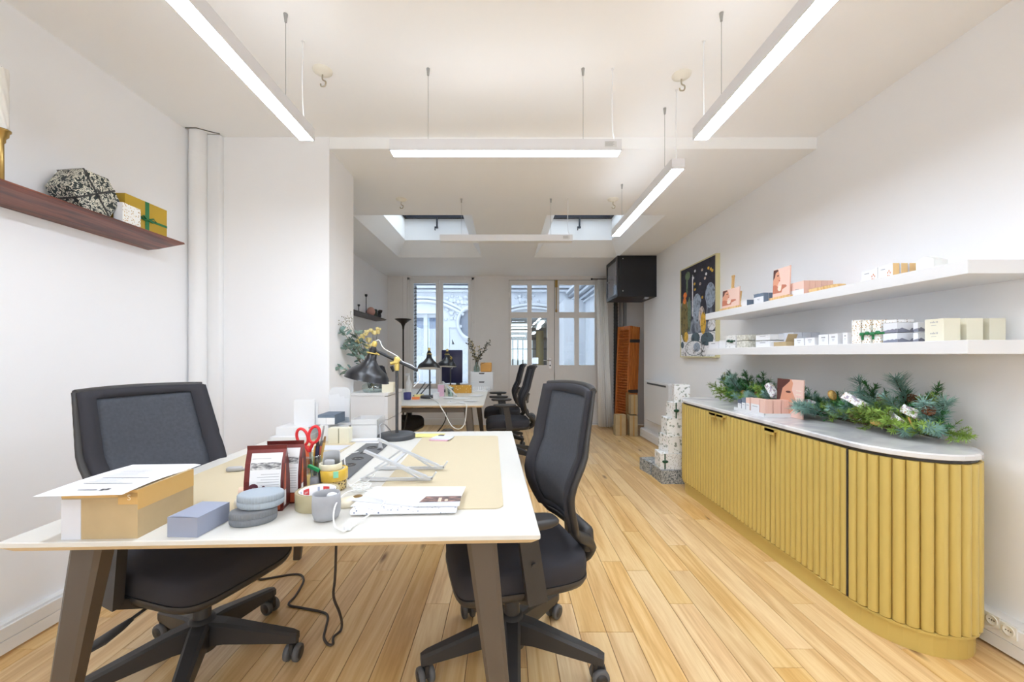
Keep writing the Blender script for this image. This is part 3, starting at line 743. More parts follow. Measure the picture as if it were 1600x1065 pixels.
    for sgn in (-1, 1):
        pts = [surf(sgn * 0.99, v, -0.014) for v in [1 - k / 14 for k in range(15)]]
        e = pts[-1]
        pts += [Vector((e.x - 0.02, sgn * 0.15, 0.53)), Vector((-0.285, sgn * 0.11, 0.485)), Vector((-0.30, sgn * 0.075, 0.44)), Vector((-0.275, sgn * 0.05, 0.395)), Vector((-0.22, sgn * 0.045, 0.375))]
        rs = [0.013 + 0.012 * min(1.0, k / 10) for k in range(15)] + [0.028, 0.03, 0.028, 0.024, 0.02]
        fr.tube(smooth_path(pts, 2), [rs[min(len(rs) - 1, i // 2)] for i in range(2 * (len(pts) - 1) + 1)], 8, flat=(0.55, 1.0))
    pts = [surf(-1 + 2 * k / 12, 1.0, -0.014) for k in range(13)]
    fr.tube(pts, 0.012, 8)
    fr.rbox(-0.315, -0.262, -0.10, 0.10, 0.43, 0.53, 0.018, 2)
    D['frame'] = fr.mesh('back_frame')
    lb = MB(RUBBER); lb.loft([[surf(-0.75 + 1.5 * k / 10, v, -0.022 - 0.02 * math.sin(PI * k / 10)) for k in range(11)] for v in (0.22, 0.27, 0.36, 0.40)], 0, True, False, False, False)
    D['lumbar'] = lb.mesh('lumbar_pad')
    for sgn, nm in ((-1, 'armR'), (1, 'armL')):
        a = MB(BLACK)
        y = sgn * 0.285
        a.beam((0.035, y, 0.655), (-0.005, y - sgn * 0.005, 0.40), 0.028, 0.062, 0.030, 0.066, side=(0, 1, 0))
        a.beam((-0.005, y - sgn * 0.005, 0.41), (-0.005, sgn * 0.20, 0.365), 0.066, 0.03, 0.07, 0.026, side=(1, 0, 0))
        a.box(-0.03, 0.03, min(sgn * 0.06, sgn * 0.21), max(sgn * 0.06, sgn * 0.21), 0.355, 0.375)
        a.cyl((0.012, y + sgn * 0.012, 0.53), (0.012, y + sgn * 0.019, 0.53), 0.008, n=8)
        D[nm] = a.mesh('arm_post')
    p = MB(BLACK); p.loft([[(x, y, z) for x, y in superell(0.125 * k, 0.045 * k, 28, 3.2)] for z, k in ((-0.016, 0.86), (-0.008, 0.99), (0.002, 1.0), (0.010, 0.93), (0.012, 0.7))], 0, True)
    D['pad'] = p.mesh('arm_pad')
    return D
CH = chair_meshes()
def chair(loc, yaw, star, recline, label, group='mesh back office chairs'):
    t = thing('office_chair', label, 'office chair', (loc[0], loc[1], 0), math.radians(yaw), group)
    b = put(CH['star'], 'star_base', t, rot=(0, 0, math.radians(star - yaw)))
    rr = random.Random(int(star * 10 + loc[0] * 100))
    for k in range(5):
        a = math.radians(72 * k)
        put(CH['caster'], 'caster', b, (0.335 * math.cos(a), 0.335 * math.sin(a), 0.0), (0, 0, rr.uniform(0, 2 * PI)))
    put(CH['column'], 'gas_column', t); put(CH['mech'], 'mechanism', t); put(CH['lever'], 'lever', t)
    se = put(CH['seat'], 'seat', t); put(CH['pan'], 'seat_pan', se)
    pv = Vector((-0.22, 0, 0.40))
    M = T(pv) @ R('Y', -recline) @ T(-pv)
    ba = put(CH['back'], 'backrest', t, M=M); put(CH['panel'], 'mesh_panel', ba)
    fr = put(CH['frame'], 'back_frame', t, M=M); put(CH['lumbar'], 'lumbar_pad', fr)
    for sgn, nm in ((-1, 'armR'), (1, 'armL')):
        a = put(CH[nm], 'arm_post', t)
        put(CH['pad'], 'arm_pad', a, (0.05, sgn * 0.285, 0.665))
    return t
chair((-1.17, 1.555), -18, 5.8, 3.0, 'black office chair with grey mesh back at the left of the near desk')
chair((0.025, 1.58), 195, 54, -4.0, 'black office chair in the foreground at the right side of the near desk')
chair((0.02, 4.62), 184, 40, 0, 'black office chair at the far desk, the nearer of the two on its right')
chair((-0.05, 5.52), 182, 36, 0, 'black office chair at the far desk, the one closest to the double door')
chair((-1.22, 4.62), -8, 20, 2, 'black office chair pushed under the far desk behind the white drawer unit')

# ------------------------------------------------------------------ desks
SOCK = mat('socket_strip_grey', (96, 97, 100), 0.45)
def desk(loc, rz, hx, hy, label, sockets=True):
    t = thing('bench_desk', label, 'desk', (loc[0], loc[1], 0), math.radians(rz), 'white bench desks')
    tp = MB(DESKTOP, DESKEDGE)
    r0 = roundrect(-hx, hx, -hy, hy, 0.006, 2); r1 = roundrect(-hx + 0.018, hx - 0.018, -hy + 0.018, hy - 0.018, 0.006, 2)
    tp.loft([[(x, y, 0.712) for x, y in r1], [(x, y, 0.728) for x, y in r0]], 1, False, True, False)
    tp.loft([[(x, y, 0.728) for x, y in r0], [(x, y, 0.738) for x, y in r0]], 0, False, False, False)
    r2 = roundrect(-hx + 0.002, hx - 0.002, -hy + 0.002, hy - 0.002, 0.006, 2)
    tp.loft([[(x, y, 0.738) for x, y in r0], [(x, y, 0.74) for x, y in r2]], 0, False, False, True)
    tp.build('tabletop', t)
    fm = MB(BRONZE)
    for y in (-hy + (0.28 if sockets else 0.08), hy - 0.28): fm.box(-hx + 0.13, hx - 0.13, y - 0.02, y + 0.02, 0.66, 0.70)
    for x in (-0.12, 0.12): fm.box(x - 0.02, x + 0.02, -hy + 0.12, hy - 0.12, 0.665, 0.705)
    fm.build('under_frame', t)
    for sx in (-1, 1):
        for sy in (-1, 1):
            lg = MB(BRONZE)
            A = Vector((sx * (hx - 0.155), sy * (hy - 0.085), 0.71)); B = Vector((sx * (hx - 0.07), sy * (hy - 0.03), 0.0))
            def ring(p, w, h, c):
                return [(p.x + a * w / 2, p.y + b * h / 2, p.z) for a, b in ((-1, -1 + c), (-1 + c, -1), (1 - c, -1), (1, -1 + c), (1, 1 - c), (1 - c, 1), (-1 + c, 1), (-1, 1 - c))]
            lg.loft([ring(B, 0.040, 0.030, 0.3), ring(A, 0.082, 0.058, 0.3)], 0, False)
            lo = lg.build('leg', t)
            MB(BLACK).lathe([(0.014, 0.0), (0.014, 0.006)], 10, c=(B.x, B.y, 0)).build('foot_pad', lo)
    if sockets:
        s = MB(SOCK); s.rbox(-0.06, 0.06, -0.30, 0.30, 0.7395, 0.746, 0.003, 1, smooth=False)
        so = s.build('socket_strip', t, loc=(-0.045, 0.07, 0))
        for k in range(5):
            q = MB(BLACK, mat('socket_slot', (150, 150, 152), 0.5))
            q.lathe([(0.026, 0.0), (0.026, 0.0012), (0.021, 0.0012), (0.021, 0.0004), (0.0, 0.0004)], 18)
            for dx in (-0.009, 0.009): q.lathe([(0.003, 0.0004), (0.003, 0.0009)], 8, 1, c=(dx, 0, 0))
            q.build('socket', so, loc=(0, -0.22 + k * 0.105, 0.746))
    return t
desk((-0.605, 1.7205), 2.06, 0.67, 0.71, 'white square bench desk in the foreground covered with packing things')
desk((-0.89, 4.66), 1.0, 0.67, 0.905, 'cluttered pale bench desk farther back, in front of the window', sockets=False)
def D(px, py): return at_z(px, py, 0.74)
PAD = mat('beige_leather_pad', (204, 190, 160), 0.7, bump=0.15, bscale=300)
def desk_pad(c, w, l, rz, label):
    m = MB(PAD); pl = roundrect(-w / 2, w / 2, -l / 2, l / 2, 0.03, 6)
    m.prism(pl, 0, 0.003)
    return tag(m.build('desk_pad', loc=(c[0], c[1], 0.7402), rot=(0, 0, math.radians(rz))), label, 'desk pad', 'beige desk pads')
desk_pad((-0.235, 1.745), 0.42, 1.09, 2.0, 'beige desk pad under the folding stand, before the right chair')
desk_pad((-0.985, 1.70), 0.42, 1.12, 2.0, 'beige desk pad beside the cardboard box, before the left chair')

# ------------------------------------------------------------------ fluted cabinet with marble top
cab = thing('fluted_cabinet', 'ochre gold fluted sideboard with rounded ends under the white wall shelves', 'cabinet', (1.8, 2.67, 0))
CXF, CXB, CY0, CY1, CE = 1.572, 2.0, 1.84, 3.49, 0.255        # front plane, back plane, straight part, length of the rounded ends
cxm = (CXF + CXB) / 2; ca = (CXB - CXF) / 2
O = Vector((1.8, 2.67, 0))
def end_pt(th, side, k=0.0):
    """th 0 at the front plane, pi at the back; side -1 near, +1 far"""
    x = cxm - (ca + k) * math.cos(th); e = CE + k
    y = (CY0 - e * math.sin(th)) if side < 0 else (CY1 + e * math.sin(th))
    return x, y
def cab_outline(k, n=16):
    pts = [end_pt(PI * i / n, 1, k) for i in range(n + 1)]
    pts += [end_pt(PI - PI * i / n, -1, k) for i in range(n + 1)]
    return [(x - O.x, y - O.y) for x, y in pts]
GOLDD = mat('ochre_gold_groove', (150, 120, 48), 0.5, 0.15)
MB(GOLDD).prism(cab_outline(-0.012), 0.10, 0.775).build('body', cab)
MB(GOLDPAINT).loft([[(x, y, 0.0) for x, y in cab_outline(-0.004)], [(x, y, 0.085) for x, y in cab_outline(-0.004)], [(x, y, 0.089) for x, y in cab_outline(0.012)], [(x, y, 0.098) for x, y in cab_outline(0.012)], [(x, y, 0.10) for x, y in cab_outline(0.008)]], 0, False).build('plinth', cab)
MB(BLACK).prism(cab_outline(0.006), 0.775, 0.787).build('shadow_gap', cab)
mk = MB(MARBLE)
mk.loft([[(x, y, z) for x, y in cab_outline(k)] for k, z in ((0.012, 0.787), (0.018, 0.790), (0.018, 0.806), (0.013, 0.812))], 0, False)
mk.build('marble_top', cab)
FW = 0.041
fluteM = MB(GOLDPAINT)
pr = [(FW / 2 * 0.97 * math.cos(a), 0.017 * math.sin(a)) for a in [PI * i / 8 for i in range(9)]]
fluteM.loft([[(-0.001 - y, x, z) for x, y in pr] + [(0.004, -FW / 2 * 0.97, z), (0.004, FW / 2 * 0.97, z)] for z in (0.104, 0.773)], 0, True)
FL = fluteM.mesh('flute')
seams = (CY0, 2.381, 2.936, CY1)
for i in range(3):
    y0, y1 = seams[i] + 0.003, seams[i + 1] - 0.003
    dr_ = MB(GOLDD).box(CXF - 0.0 - O.x, CXF + 0.012 - O.x, y0 - O.y, y1 - O.y, 0.103, 0.774).build('door', cab)
    nf = round((y1 - y0) / FW)
    for k in range(nf):
        put(FL, 'flute', dr_, (CXF - O.x, y0 + (k + 0.5) * (y1 - y0) / nf - O.y, 0))
    hy0 = (y1 - 0.075) if i in (0, 1) else y0 + 0.01
    if i == 1: hy0 = y1 - 0.085
    hd = MB(GOLDPAINT)
    hd.box(CXF - 0.046 - O.x, CXF - 0.0 - O.x, hy0 - O.y, hy0 + 0.075 - O.y, 0.760, 0.774).box(CXF - 0.046 - O.x, CXF - 0.038 - O.x, hy0 - O.y, hy0 + 0.075 - O.y, 0.744, 0.774)
    hd.build('handle', dr_)
for yy in seams:
    MB(BLACK).box(CXF - (0.015 if yy == CY0 else 0.003) - O.x, CXF + 0.004 - O.x, yy - 0.0035 - O.y, yy + 0.0035 - O.y, 0.103, 0.774).build('door_gap', cab)
for side in (-1, 1):
    sh = MB(GOLDD)
    n = 24
    sh.loft([[(end_pt(PI * i / n, side, k)[0] - O.x, end_pt(PI * i / n, side, k)[1] - O.y, z) for i in range(n + 1)] for k, z in ((0.0, 0.103), (0.0, 0.774))], 0, True, False, False, False)
    pnl = sh.build('curved_panel', cab)
    # walk the curve at even arc length
    pts = [Vector(end_pt(PI * i / 400, side, 0.0)) for i in range(401)]
    arc = [0]
    for i in range(400): arc.append(arc[-1] + (pts[i + 1] - pts[i]).length)
    nf = int(arc[-1] / FW)
    for k in range(nf):
        s = (k + 0.5) * arc[-1] / nf
        i = min(399, next(j for j in range(400) if arc[j + 1] >= s))
        tg = (pts[i + 1] - pts[i]).normalized(); nrm = Vector((-tg.y, tg.x)) if side < 0 else Vector((tg.y, -tg.x))
        c = Vector((cxm, (CY0 if side < 0 else CY1)))
        if nrm.dot(pts[i] - c) < 0: nrm = -nrm
        put(FL, 'flute', pnl, (pts[i].x - O.x, pts[i].y - O.y, 0), (0, 0, math.atan2(-nrm.y, -nrm.x)))

# ------------------------------------------------------------------ white wall shelves
SH0, SH1, SXF = 1.5, 3.47, 1.72
for z0, z1, lb in ((1.505, 1.557, 'upper thick white floating shelf on the right wall'), (1.205, 1.258, 'lower thick white floating shelf on the right wall')):
    m = MB(WHITE); m.rbox(SXF, XR, SH0, SH1, z0, z1, 0.0015, 1, smooth=False)
    tag(m.build('wall_shelf'), lb, 'shelf', 'white floating shelves')
ZU, ZLO = 1.557, 1.258
# walnut shelf, left wall
m = MB(WALNUT)
def wsh(y): return [(XL, y, 1.800), (XL, y, 1.846), (-1.845, y, 1.846), (-1.842, y, 1.838), (-1.87, y, 1.828), (-1.98, y, 1.806)]
m.loft([wsh(0.7), wsh(2.26), [(x, 2.316 if i in (2, 3) else 2.30, z) for i, (x, y, z) in enumerate(wsh(2.31))]], 0, False)
tag(m.build('walnut_shelf'), 'dark walnut shelf with tapered edge on the near left wall', 'shelf')
m = MB(mat('dark_shelf_wood', (52, 40, 46), 0.4, var=0.2))
m.loft([[(XL, y, 1.735), (XL, y, 1.76), (xf, y, 1.76), (xf - 0.03, y, 1.748)] for y, xf in ((4.7, -1.85), (6.2, -1.85), (6.35, -1.87))], 0, False)
tag(m.build('dark_shelf'), 'small dark shelf high on the far left wall near the window', 'shelf')

# ------------------------------------------------------------------ painting on the right wall
pt = thing('painting', 'dark still life painting in thin gold frame on the right wall', 'painting', (XR, 4.27, 1.68))
pw, ph = 0.385, 0.49
MB(mat('canvas_edge', (214, 205, 158), 0.5)).box(-0.04, 0, -pw - 0.012, -pw, -ph, ph).box(-0.04, 0, pw, pw + 0.012, -ph, ph).box(-0.04, 0, -pw - 0.012, pw + 0.012, ph, ph + 0.012).box(-0.04, 0, -pw - 0.012, pw + 0.012, -ph - 0.012, -ph).build('frame', pt)
CANV = ramp_mat('canvas_paint', 'noise', [(0.25, (30, 30, 40)), (0.42, (58, 60, 74)), (0.52, (96, 104, 122)), (0.62, (150, 158, 172)), (0.8, (40, 40, 52))], 5, 0.6, 5, dist=1.0)
MB(CANV).box(-0.034, -0.004, -pw, pw, -ph, ph).build('canvas', pt)
def pm(n, c): return ramp_mat('paint_' + n, 'noise', [(0.30, tuple(int(x * 0.45) for x in c)), (0.45, c), (0.58, tuple(min(255, int(x * 1.12)) for x in c)), (0.68, tuple(int(x * 0.7 + 20) for x in c)), (0.8, (66, 68, 82))], 16, 0.6, 5, dist=1.2)
DK = pm('night', (40, 38, 52)); OR = pm('orange', (226, 124, 52)); YL = pm('yellow', (214, 170, 60)); WT = pm('white', (222, 222, 226)); GN = pm('green', (104, 122, 92)); TL = pm('teal', (74, 92, 102)); SK = pm('blush', (206, 188, 178)); OLV = pm('olive', (120, 106, 60)); BL = pm('pale_blue', (150, 162, 180))
sh_ = [(rect(0, 0.62, 1, 1), DK), (rect(0, 0, 1, 0.25), WT)]
sh_ += [(oval(0.5, 0.52, 0.14, 0.16), BL), (oval(0.86, 0.62, 0.13, 0.13), BL), (oval(0.68, 0.5, 0.09, 0.12), DK), (oval(0.12, 0.42, 0.12, 0.26), OLV), (oval(0.27, 0.47, 0.05, 0.2), GN), (oval(0.14, 0.70, 0.06, 0.035), OR), (oval(0.12, 0.64, 0.05, 0.04), OR),
        (oval(0.22, 0.91, 0.08, 0.05), GN), (oval(0.2, 0.8, 0.03, 0.1), GN), (rect(0.36, 0.44, 0.39, 0.9), WT), (oval(0.17, 0.22, 0.07, 0.06), YL), (oval(0.64, 0.42, 0.09, 0.11), SK), (oval(0.68, 0.35, 0.075, 0.12), YL), (oval(0.46, 0.2, 0.13, 0.06), TL), (oval(0.78, 0.18, 0.17, 0.07), TL),
        (oval(0.42, 0.09, 0.28, 0.085), TL), (oval(0.42, 0.09, 0.265, 0.078), WT), (oval(0.5, 0.1, 0.1, 0.05), BL), (oval(0.05, 0.13, 0.05, 0.04), TL), (oval(0.9, 0.32, 0.1, 0.06), WT)]
for u, v, mm in ((0.45, 0.93, WT), (0.65, 0.91, SK), (0.82, 0.9, YL), (0.88, 0.88, YL), (0.92, 0.86, YL), (0.76, 0.85, WT), (0.4, 0.86, WT), (0.73, 0.81, SK), (0.44, 0.79, YL), (0.6, 0.77, SK), (0.45, 0.73, YL), (0.66, 0.62, YL)):
    sh_.append((oval(u, v, 0.028, 0.016, 8), mm))
decal('picture', pt, (-0.034, pw, -ph), (0, -2 * pw, 0), (0, 0, 2 * ph), sh_, 0.0003)

# ------------------------------------------------------------------ wall rack, radiator, curtain, shutters
RK = mat('rack_black', (17, 17, 24), 0.45)
rk = thing('network_cabinet', 'black wall cabinet with glass door mounted high near the double door', 'cabinet', (1.8, 5.8, 2.28))
MB(RK).box(-0.24, 0.26, -0.30, 0.30, -0.28, 0.28).build('body', rk)
fr_ = MB(RK); fr_.box(-0.275, -0.242, -0.30, 0.30, -0.28, -0.235).box(-0.275, -0.242, -0.30, 0.30, 0.235, 0.28).box(-0.275, -0.242, -0.30, -0.255, -0.235, 0.235).box(-0.275, -0.242, 0.255, 0.30, -0.235, 0.235)
fd = fr_.build('door', rk)
MB(mat('smoked_glass', (92, 98, 112), 0.06, spec=0.8)).box(-0.268, -0.26, -0.255, 0.255, -0.235, 0.235).build('pane', fd)
MB(CHROME).cyl((-0.276, 0.2, 0.0), (-0.285, 0.2, 0.0), 0.012).build('lock', fd)
bt = MB(CHROME)
for y, z in ((-0.302, 0.24), (-0.302, -0.2)):
    bt.cyl((-0.2, y, z), (-0.2, y + 0.003, z), 0.008)
bt.box(0.10, 0.16, -0.28, -0.2, -0.30, -0.28)
bt.build('screw', rk)
rad = thing('electric_radiator', 'flat white electric radiator on the right wall beside the stacked gift boxes', 'radiator', (XR, 5.26, 0.58))
rb = MB(WHITE)
def rr_(x, e): return [(x, y, z) for y, z in roundrect(-0.42 + e, 0.42 - e, -0.28 + e, 0.28 - e, 0.03, 4)]
rb.loft([rr_(0.0, 0.03), rr_(-0.05, 0.02), rr_(-0.055, 0.0), rr_(-0.085, 0.0), rr_(-0.10, 0.012)], 0, False)
rb.build('body', rad)
MB(mat('radiator_grille', (70, 72, 76), 0.6)).box(-0.1015, -0.099, -0.33, 0.33, 0.225, 0.248).build('air_vent', rad)
MB(WHITE).tube(smooth_path([(-0.02, -0.2, -0.26), (-0.02, -0.18, -0.36), (-0.03, -0.1, -0.40), (-0.02, -0.05, -0.45)]), 0.004, 6).build('power_cable', rad)
cu = MB(mat('curtain_cloth', (248, 248, 247), 0.9))
N = 60
def cring(z, k): return [(1.53 + 0.19 * (i / N) * k, 6.74 - 0.12 * (1 - z / 2.46) + 0.045 * math.sin(i * 0.62 + 0.5) * (0.7 + 0.3 * k) + 0.02 * math.sin(i * 1.7), z) for i in range(N + 1)]
cu.loft([cring(2.46, 0.75), cring(1.9, 0.85), cring(1.0, 0.95), cring(0.03, 1.15)], 0, True, False, False, False)
cuo = tag(cu.build('curtain'), 'long white curtain gathered at the right edge of the double door', 'curtain')
sm = cuo.modifiers.new('thick', 'SOLIDIFY'); sm.thickness = 0.004
tag(MB(BLACKM).cyl((1.45, 6.74, 2.475), (2.45, 6.74, 2.475), 0.008).sphere((1.44, 6.74, 2.475), 0.018).build('curtain_rod'), 'thin dark curtain rod above the white curtain', 'curtain rod')
# stacked louvred shutters leaning in the recess
for i in range(4):
    lb = ('brown louvred shutter leaning at the front of the shutter stack', 'brown louvred shutter second in the leaning stack', 'brown louvred shutter third in the leaning stack', 'brown louvred shutter rearmost in the leaning stack')[i]
    s = thing('louvred_shutter', lb, 'shutter', (1.83 + 0.043 * i, 6.38 + 0.014 * i, 0.0), 0, 'louvred shutters leaning by the curtain')
    s.rotation_euler = (0, math.radians(2.4), math.radians(18))
    Hs = 1.66 - 0.006 * i
    st = MB(SHUTW)
    st.box(-0.02, 0.02, -0.17, -0.135, 0.0, Hs).box(-0.02, 0.02, 0.135, 0.17, 0.0, Hs).box(-0.018, 0.018, -0.135, 0.135, 0, 0.07).box(-0.018, 0.018, -0.135, 0.135, Hs - 0.05, Hs)
    st.build('shutter_frame', s)
    slm = MB(SHUTW); slm.box(-0.022, 0.022, -0.134, 0.134, -0.004, 0.004); slm = slm.mesh('slat')
    for k in range(36 if i == 0 else 0):
        put(slm, 'slat', s, (0, 0, 0.09 + k * (Hs - 0.16) / 35), (0, math.radians(38), 0))
    if i: MB(SHUTW).box(-0.008, 0.008, -0.135, 0.135, 0.07, Hs - 0.05).build('louvre_field', s)
    for z in (0.62, 1.40):
        MB(BLACK).box(-0.022, 0.022, -0.174, -0.1705, z, z + 0.05).build('hinge', s)
pi_ = MB(BLACK); pi_.cyl((1.88, 6.88, 0), (1.88, 6.88, 2.567), 0.035, n=10)
for k in range(40): pi_.lathe([(0.035, 0), (0.041, 0.012), (0.035, 0.024)], 10, c=(1.88, 6.88, 0.3 + k * 0.055))
tag(pi_.build('dark_pipe'), 'dark ribbed pipe running up the recess behind the shutters', 'pipe')
tag(MB(mat('grey_pipe', (150, 150, 152), 0.5)).cyl((2.04, 6.9, 0), (2.04, 6.9, 2.567), 0.03, n=12).cyl((1.97, 6.92, 0), (1.97, 6.92, 2.567), 0.02, n=12).build('grey_pipe'), 'pair of grey riser pipes in the recess below the wall cabinet', 'pipe')
# cardboard parcels at the foot of the shutters
for k, (px0, px1, py0, py1, Y, dp, lb) in enumerate(((962, 978, 648, 680, 6.02, 0.12, 'kraft carton upright in front of the leaning shutters'), (984, 996.5, 649, 681.5, 5.99, 0.14, 'kraft carton upright beside the wall corner'),
        (986, 996.5, 617, 648.5, 6.0, 0.12, 'kraft carton standing on the carton by the wall corner'), (978.5, 980.5, 655, 676, 6.08, 0.08, 'low brown carton between the two upright kraft cartons'),
        (978.5, 984, 613, 654, 6.17, 0.03, 'dark brown carton at the back of the carton pile'))):
    a = at_y(px0, py1, Y); b = at_y(px1, py0, Y)
    z0 = 0.0 if k in (0, 1, 3) else (a.z if k == 2 else 0.0)
    z0 = 0.325 if k == 2 else z0
    m = MB(KRAFT if k < 3 else mat('brown_card', (150, 112, 68), 0.85, var=0.1))
    m.box(a.x, b.x, Y, Y + dp, z0 if k == 2 else 0.0, b.z)
    o = tag(m.build('carton'), lb, 'cardboard box', 'cartons by the shutters')
    if k < 3: MB(mat('parcel_tape', (186, 146, 84), 0.35)).box((a.x + b.x) / 2 - 0.012, (a.x + b.x) / 2 + 0.012, Y - 0.001, Y, z0, b.z).build('tape', o)
# ------------------------------------------------------------------ generic boxes
def carton(name, label, cat, loc, rz, w, d, h, mats, group=None, fm=None, seam=True):
    """box with its base centre at LOC; fm: material index for -z +z -y +y -x +x"""
    m = MB(*mats); m.box(-w / 2, w / 2, -d / 2, d / 2, 0, h, fm=fm)
    return tag(m.build(name, loc=loc, rot=(0, 0, math.radians(rz))), label, cat, group)
def lines(parent, O, U, V, rows, mt=INKLIGHT, nm='print'):
    return decal(nm, parent, O, U, V, [(rect(*r), mt) for r in rows])

# ------------------------------------------------------------------ walnut shelf, left
ZW = 1.846
cs = thing('candlestick', 'brass candlestick with white candle at the left end of the walnut shelf', 'candlestick', (-1.945, 1.555, ZW))
MB(BRASS).lathe([(0.0, 0.0), (0.045, 0.0), (0.046, 0.006), (0.02, 0.014), (0.0085, 0.03), (0.0075, 0.17), (0.012, 0.178), (0.012, 0.19), (0.02, 0.20), (0.021, 0.212), (0.026, 0.218), (0.027, 0.224), (0.0, 0.224)], 24).build('stem', cs)
cd = MB(mat('candle_wax', (243, 241, 236), 0.45))
rings = []
for k in range(21):
    z = 0.224 + 0.235 * k / 20
    rings.append([((0.0185 + 0.0025 * math.cos(6 * a + k * 0.8)) * math.cos(a), (0.0185 + 0.0025 * math.cos(6 * a + k * 0.8)) * math.sin(a), z) for a in [2 * PI * j / 36 for j in range(36)]])
cd.loft(rings, 0, True); cdo = cd.build('candle', cs)
MB(BLACK).cyl((0, 0, 0.458), (0.002, 0, 0.468), 0.0012, n=5).build('wick', cdo)

hx_c = Vector((-1.945, 1.862, ZW))
hb = thing('hexagonal_gift_box', 'hexagonal gift box in black and cream patterned paper on the walnut shelf', 'gift box', hx_c)
hexr = 0.107
Mh = T((0, 0, hexr * math.sin(PI / 3) + 0.003)) @ R('Z', -4) @ R('Y', 88)
def hexp(r, z): return [(r * math.cos(PI / 3 * k + PI / 6), r * math.sin(PI / 3 * k + PI / 6), z) for k in range(6)]
MB(DAMASK).loft([hexp(hexr - 0.002, -0.062), hexp(hexr, -0.06), hexp(hexr, 0.06), hexp(hexr - 0.002, 0.062)], 0, False, M=Mh).build('box', hb)
rbn = MB(BLACK)
for ang in (30, 120):
    M = Mh @ R('Z', ang)
    r2 = hexr * (1.0 if ang == 30 else 0.866) + 0.001
    rbn.box(-r2, r2, -0.004, 0.004, 0.0622, 0.0632, M=M).box(-r2, r2, -0.004, 0.004, -0.0632, -0.0622, M=M).box(r2, r2 + 0.001, -0.004, 0.004, -0.063, 0.063, M=M).box(-r2 - 0.001, -r2, -0.004, 0.004, -0.063, 0.063, M=M)
for s in (-1, 1):
    rbn.tube([Mh @ Vector(p) for p in ((0, 0, 0.064), (s * 0.014, 0.006, 0.072), (s * 0.024, 0.0, 0.066), (s * 0.012, -0.006, 0.064), (0, 0, 0.064))], 0.0022, 5)
rbn.build('ribbon', hb)
gb = thing('gold_gift_box', 'matte gold gift box tied with green ribbon at the end of the walnut shelf', 'gift box', (-1.972, 2.145, ZW), 0)
MB(mat('gold_paper', (196, 160, 44), 0.5, 0.1)).box(-0.065, 0.065, -0.125, 0.125, 0, 0.168).build('box', gb)
GR = mat('green_ribbon', (36, 120, 70), 0.45)
g = MB(GR)
g.box(0.065, 0.0662, -0.012, 0.012, 0.0, 0.168).box(0.065, 0.0668, -0.125, 0.125, 0.068, 0.080).box(-0.065, 0.065, -0.1262, -0.125, 0.068, 0.080)
for s in (-1, 1): g.tube([(0.068, 0, 0.074), (0.074, s * 0.03, 0.088), (0.074, s * 0.045, 0.076), (0.072, s * 0.025, 0.066), (0.068, 0, 0.074)], 0.004, 6)
g.build('ribbon', gb)
MB(mat('brown_flap', (120, 74, 40), 0.6)).box(0.02, 0.06, -0.1258, -0.125, 0.0, 0.065).build('side_label', gb)
carton('floral_carton', 'small white floral box leaning before the gold gift box', 'gift box', (-1.876, 2.0, ZW), 4, 0.042, 0.105, 0.095, [FLORALY, PAPER], fm=(1, 1, 1, 0, 1, 0))

# dark far-left shelf
zs = 1.76
t_ = thing('candle_holder', 'tall thin dark candle holder on the far left shelf', 'candlestick', (-1.92, 5.55, zs))
MB(BLACKM).lathe([(0.03, 0), (0.03, 0.006), (0.006, 0.014), (0.005, 0.24), (0.018, 0.26), (0.018, 0.28), (0.0, 0.28)], 12).build('stem', t_)
t_ = thing('candle_holder', 'short dark candle holder on the far left shelf', 'candlestick', (-1.93, 5.30, zs))
MB(BLACKM).lathe([(0.025, 0), (0.025, 0.006), (0.005, 0.014), (0.005, 0.08), (0.016, 0.095), (0.016, 0.11), (0.0, 0.11)], 12).build('stem', t_)
tag(MB(mat('pink_ceramic', (200, 150, 138), 0.5)).lathe([(0.02, 0), (0.05, 0.03), (0.06, 0.07), (0.045, 0.11), (0.02, 0.13), (0.0, 0.13)], 16).build('pink_vase', loc=(-1.93, 5.78, zs)), 'round dusty pink vase on the far left shelf', 'vase')
gj = tag(MB(mat('dark_glass', (50, 62, 50), 0.2)).lathe([(0.04, 0), (0.042, 0.10), (0.03, 0.12), (0.0, 0.12)], 14).build('dark_jar', loc=(-1.93, 5.95, zs)), 'dark green jar on the far left shelf', 'jar')
tag(MB(mat('dark_ornament', (44, 40, 40), 0.5)).sphere((0, 0, 0.045), 0.045).sphere((0.03, -0.02, 0.1), 0.032).sphere((0.055, -0.03, 0.11), 0.016).build('ornament', loc=(-1.93, 6.12, zs)), 'small dark rounded ornament at the end of the far left shelf', 'ornament')

# ------------------------------------------------------------------ white drawer unit behind the desk
du = thing('drawer_unit', 'white drawer unit with flower vase on top beside the pier', 'drawer unit', (-1.02, 3.20, 0))
MB(WHITE).box(-0.145, 0.12, -0.2, 0.2, 0, 0.90).box(-0.146, 0.146, -0.205, 0.205, 0.90, 0.92).build('body', du)
for k in range(5):
    MB(WHITE).box(0.12, 0.142, -0.196, 0.196, 0.02 + k * 0.176, 0.02 + k * 0.176 + 0.17).build('drawer_front', du)
vs = thing('flower_vase', 'glass vase of eucalyptus and yellow dried flowers on the drawer unit', 'vase', (-1.02, 3.12, 0.92))
MB(JAR).lathe([(0.0, 0.002), (0.075, 0.0), (0.088, 0.02), (0.085, 0.05), (0.045, 0.075), (0.035, 0.12), (0.045, 0.14)], 24, cap1=False).build('vase_body', vs)
EUC = mat('eucalyptus_leaf', (134, 158, 150), 0.7, var=0.15, vscale=20)
STEM = mat('plant_stem', (112, 100, 74), 0.8)
YF_ = mat('dried_yellow_flower', (228, 212, 150), 0.8, var=0.1)
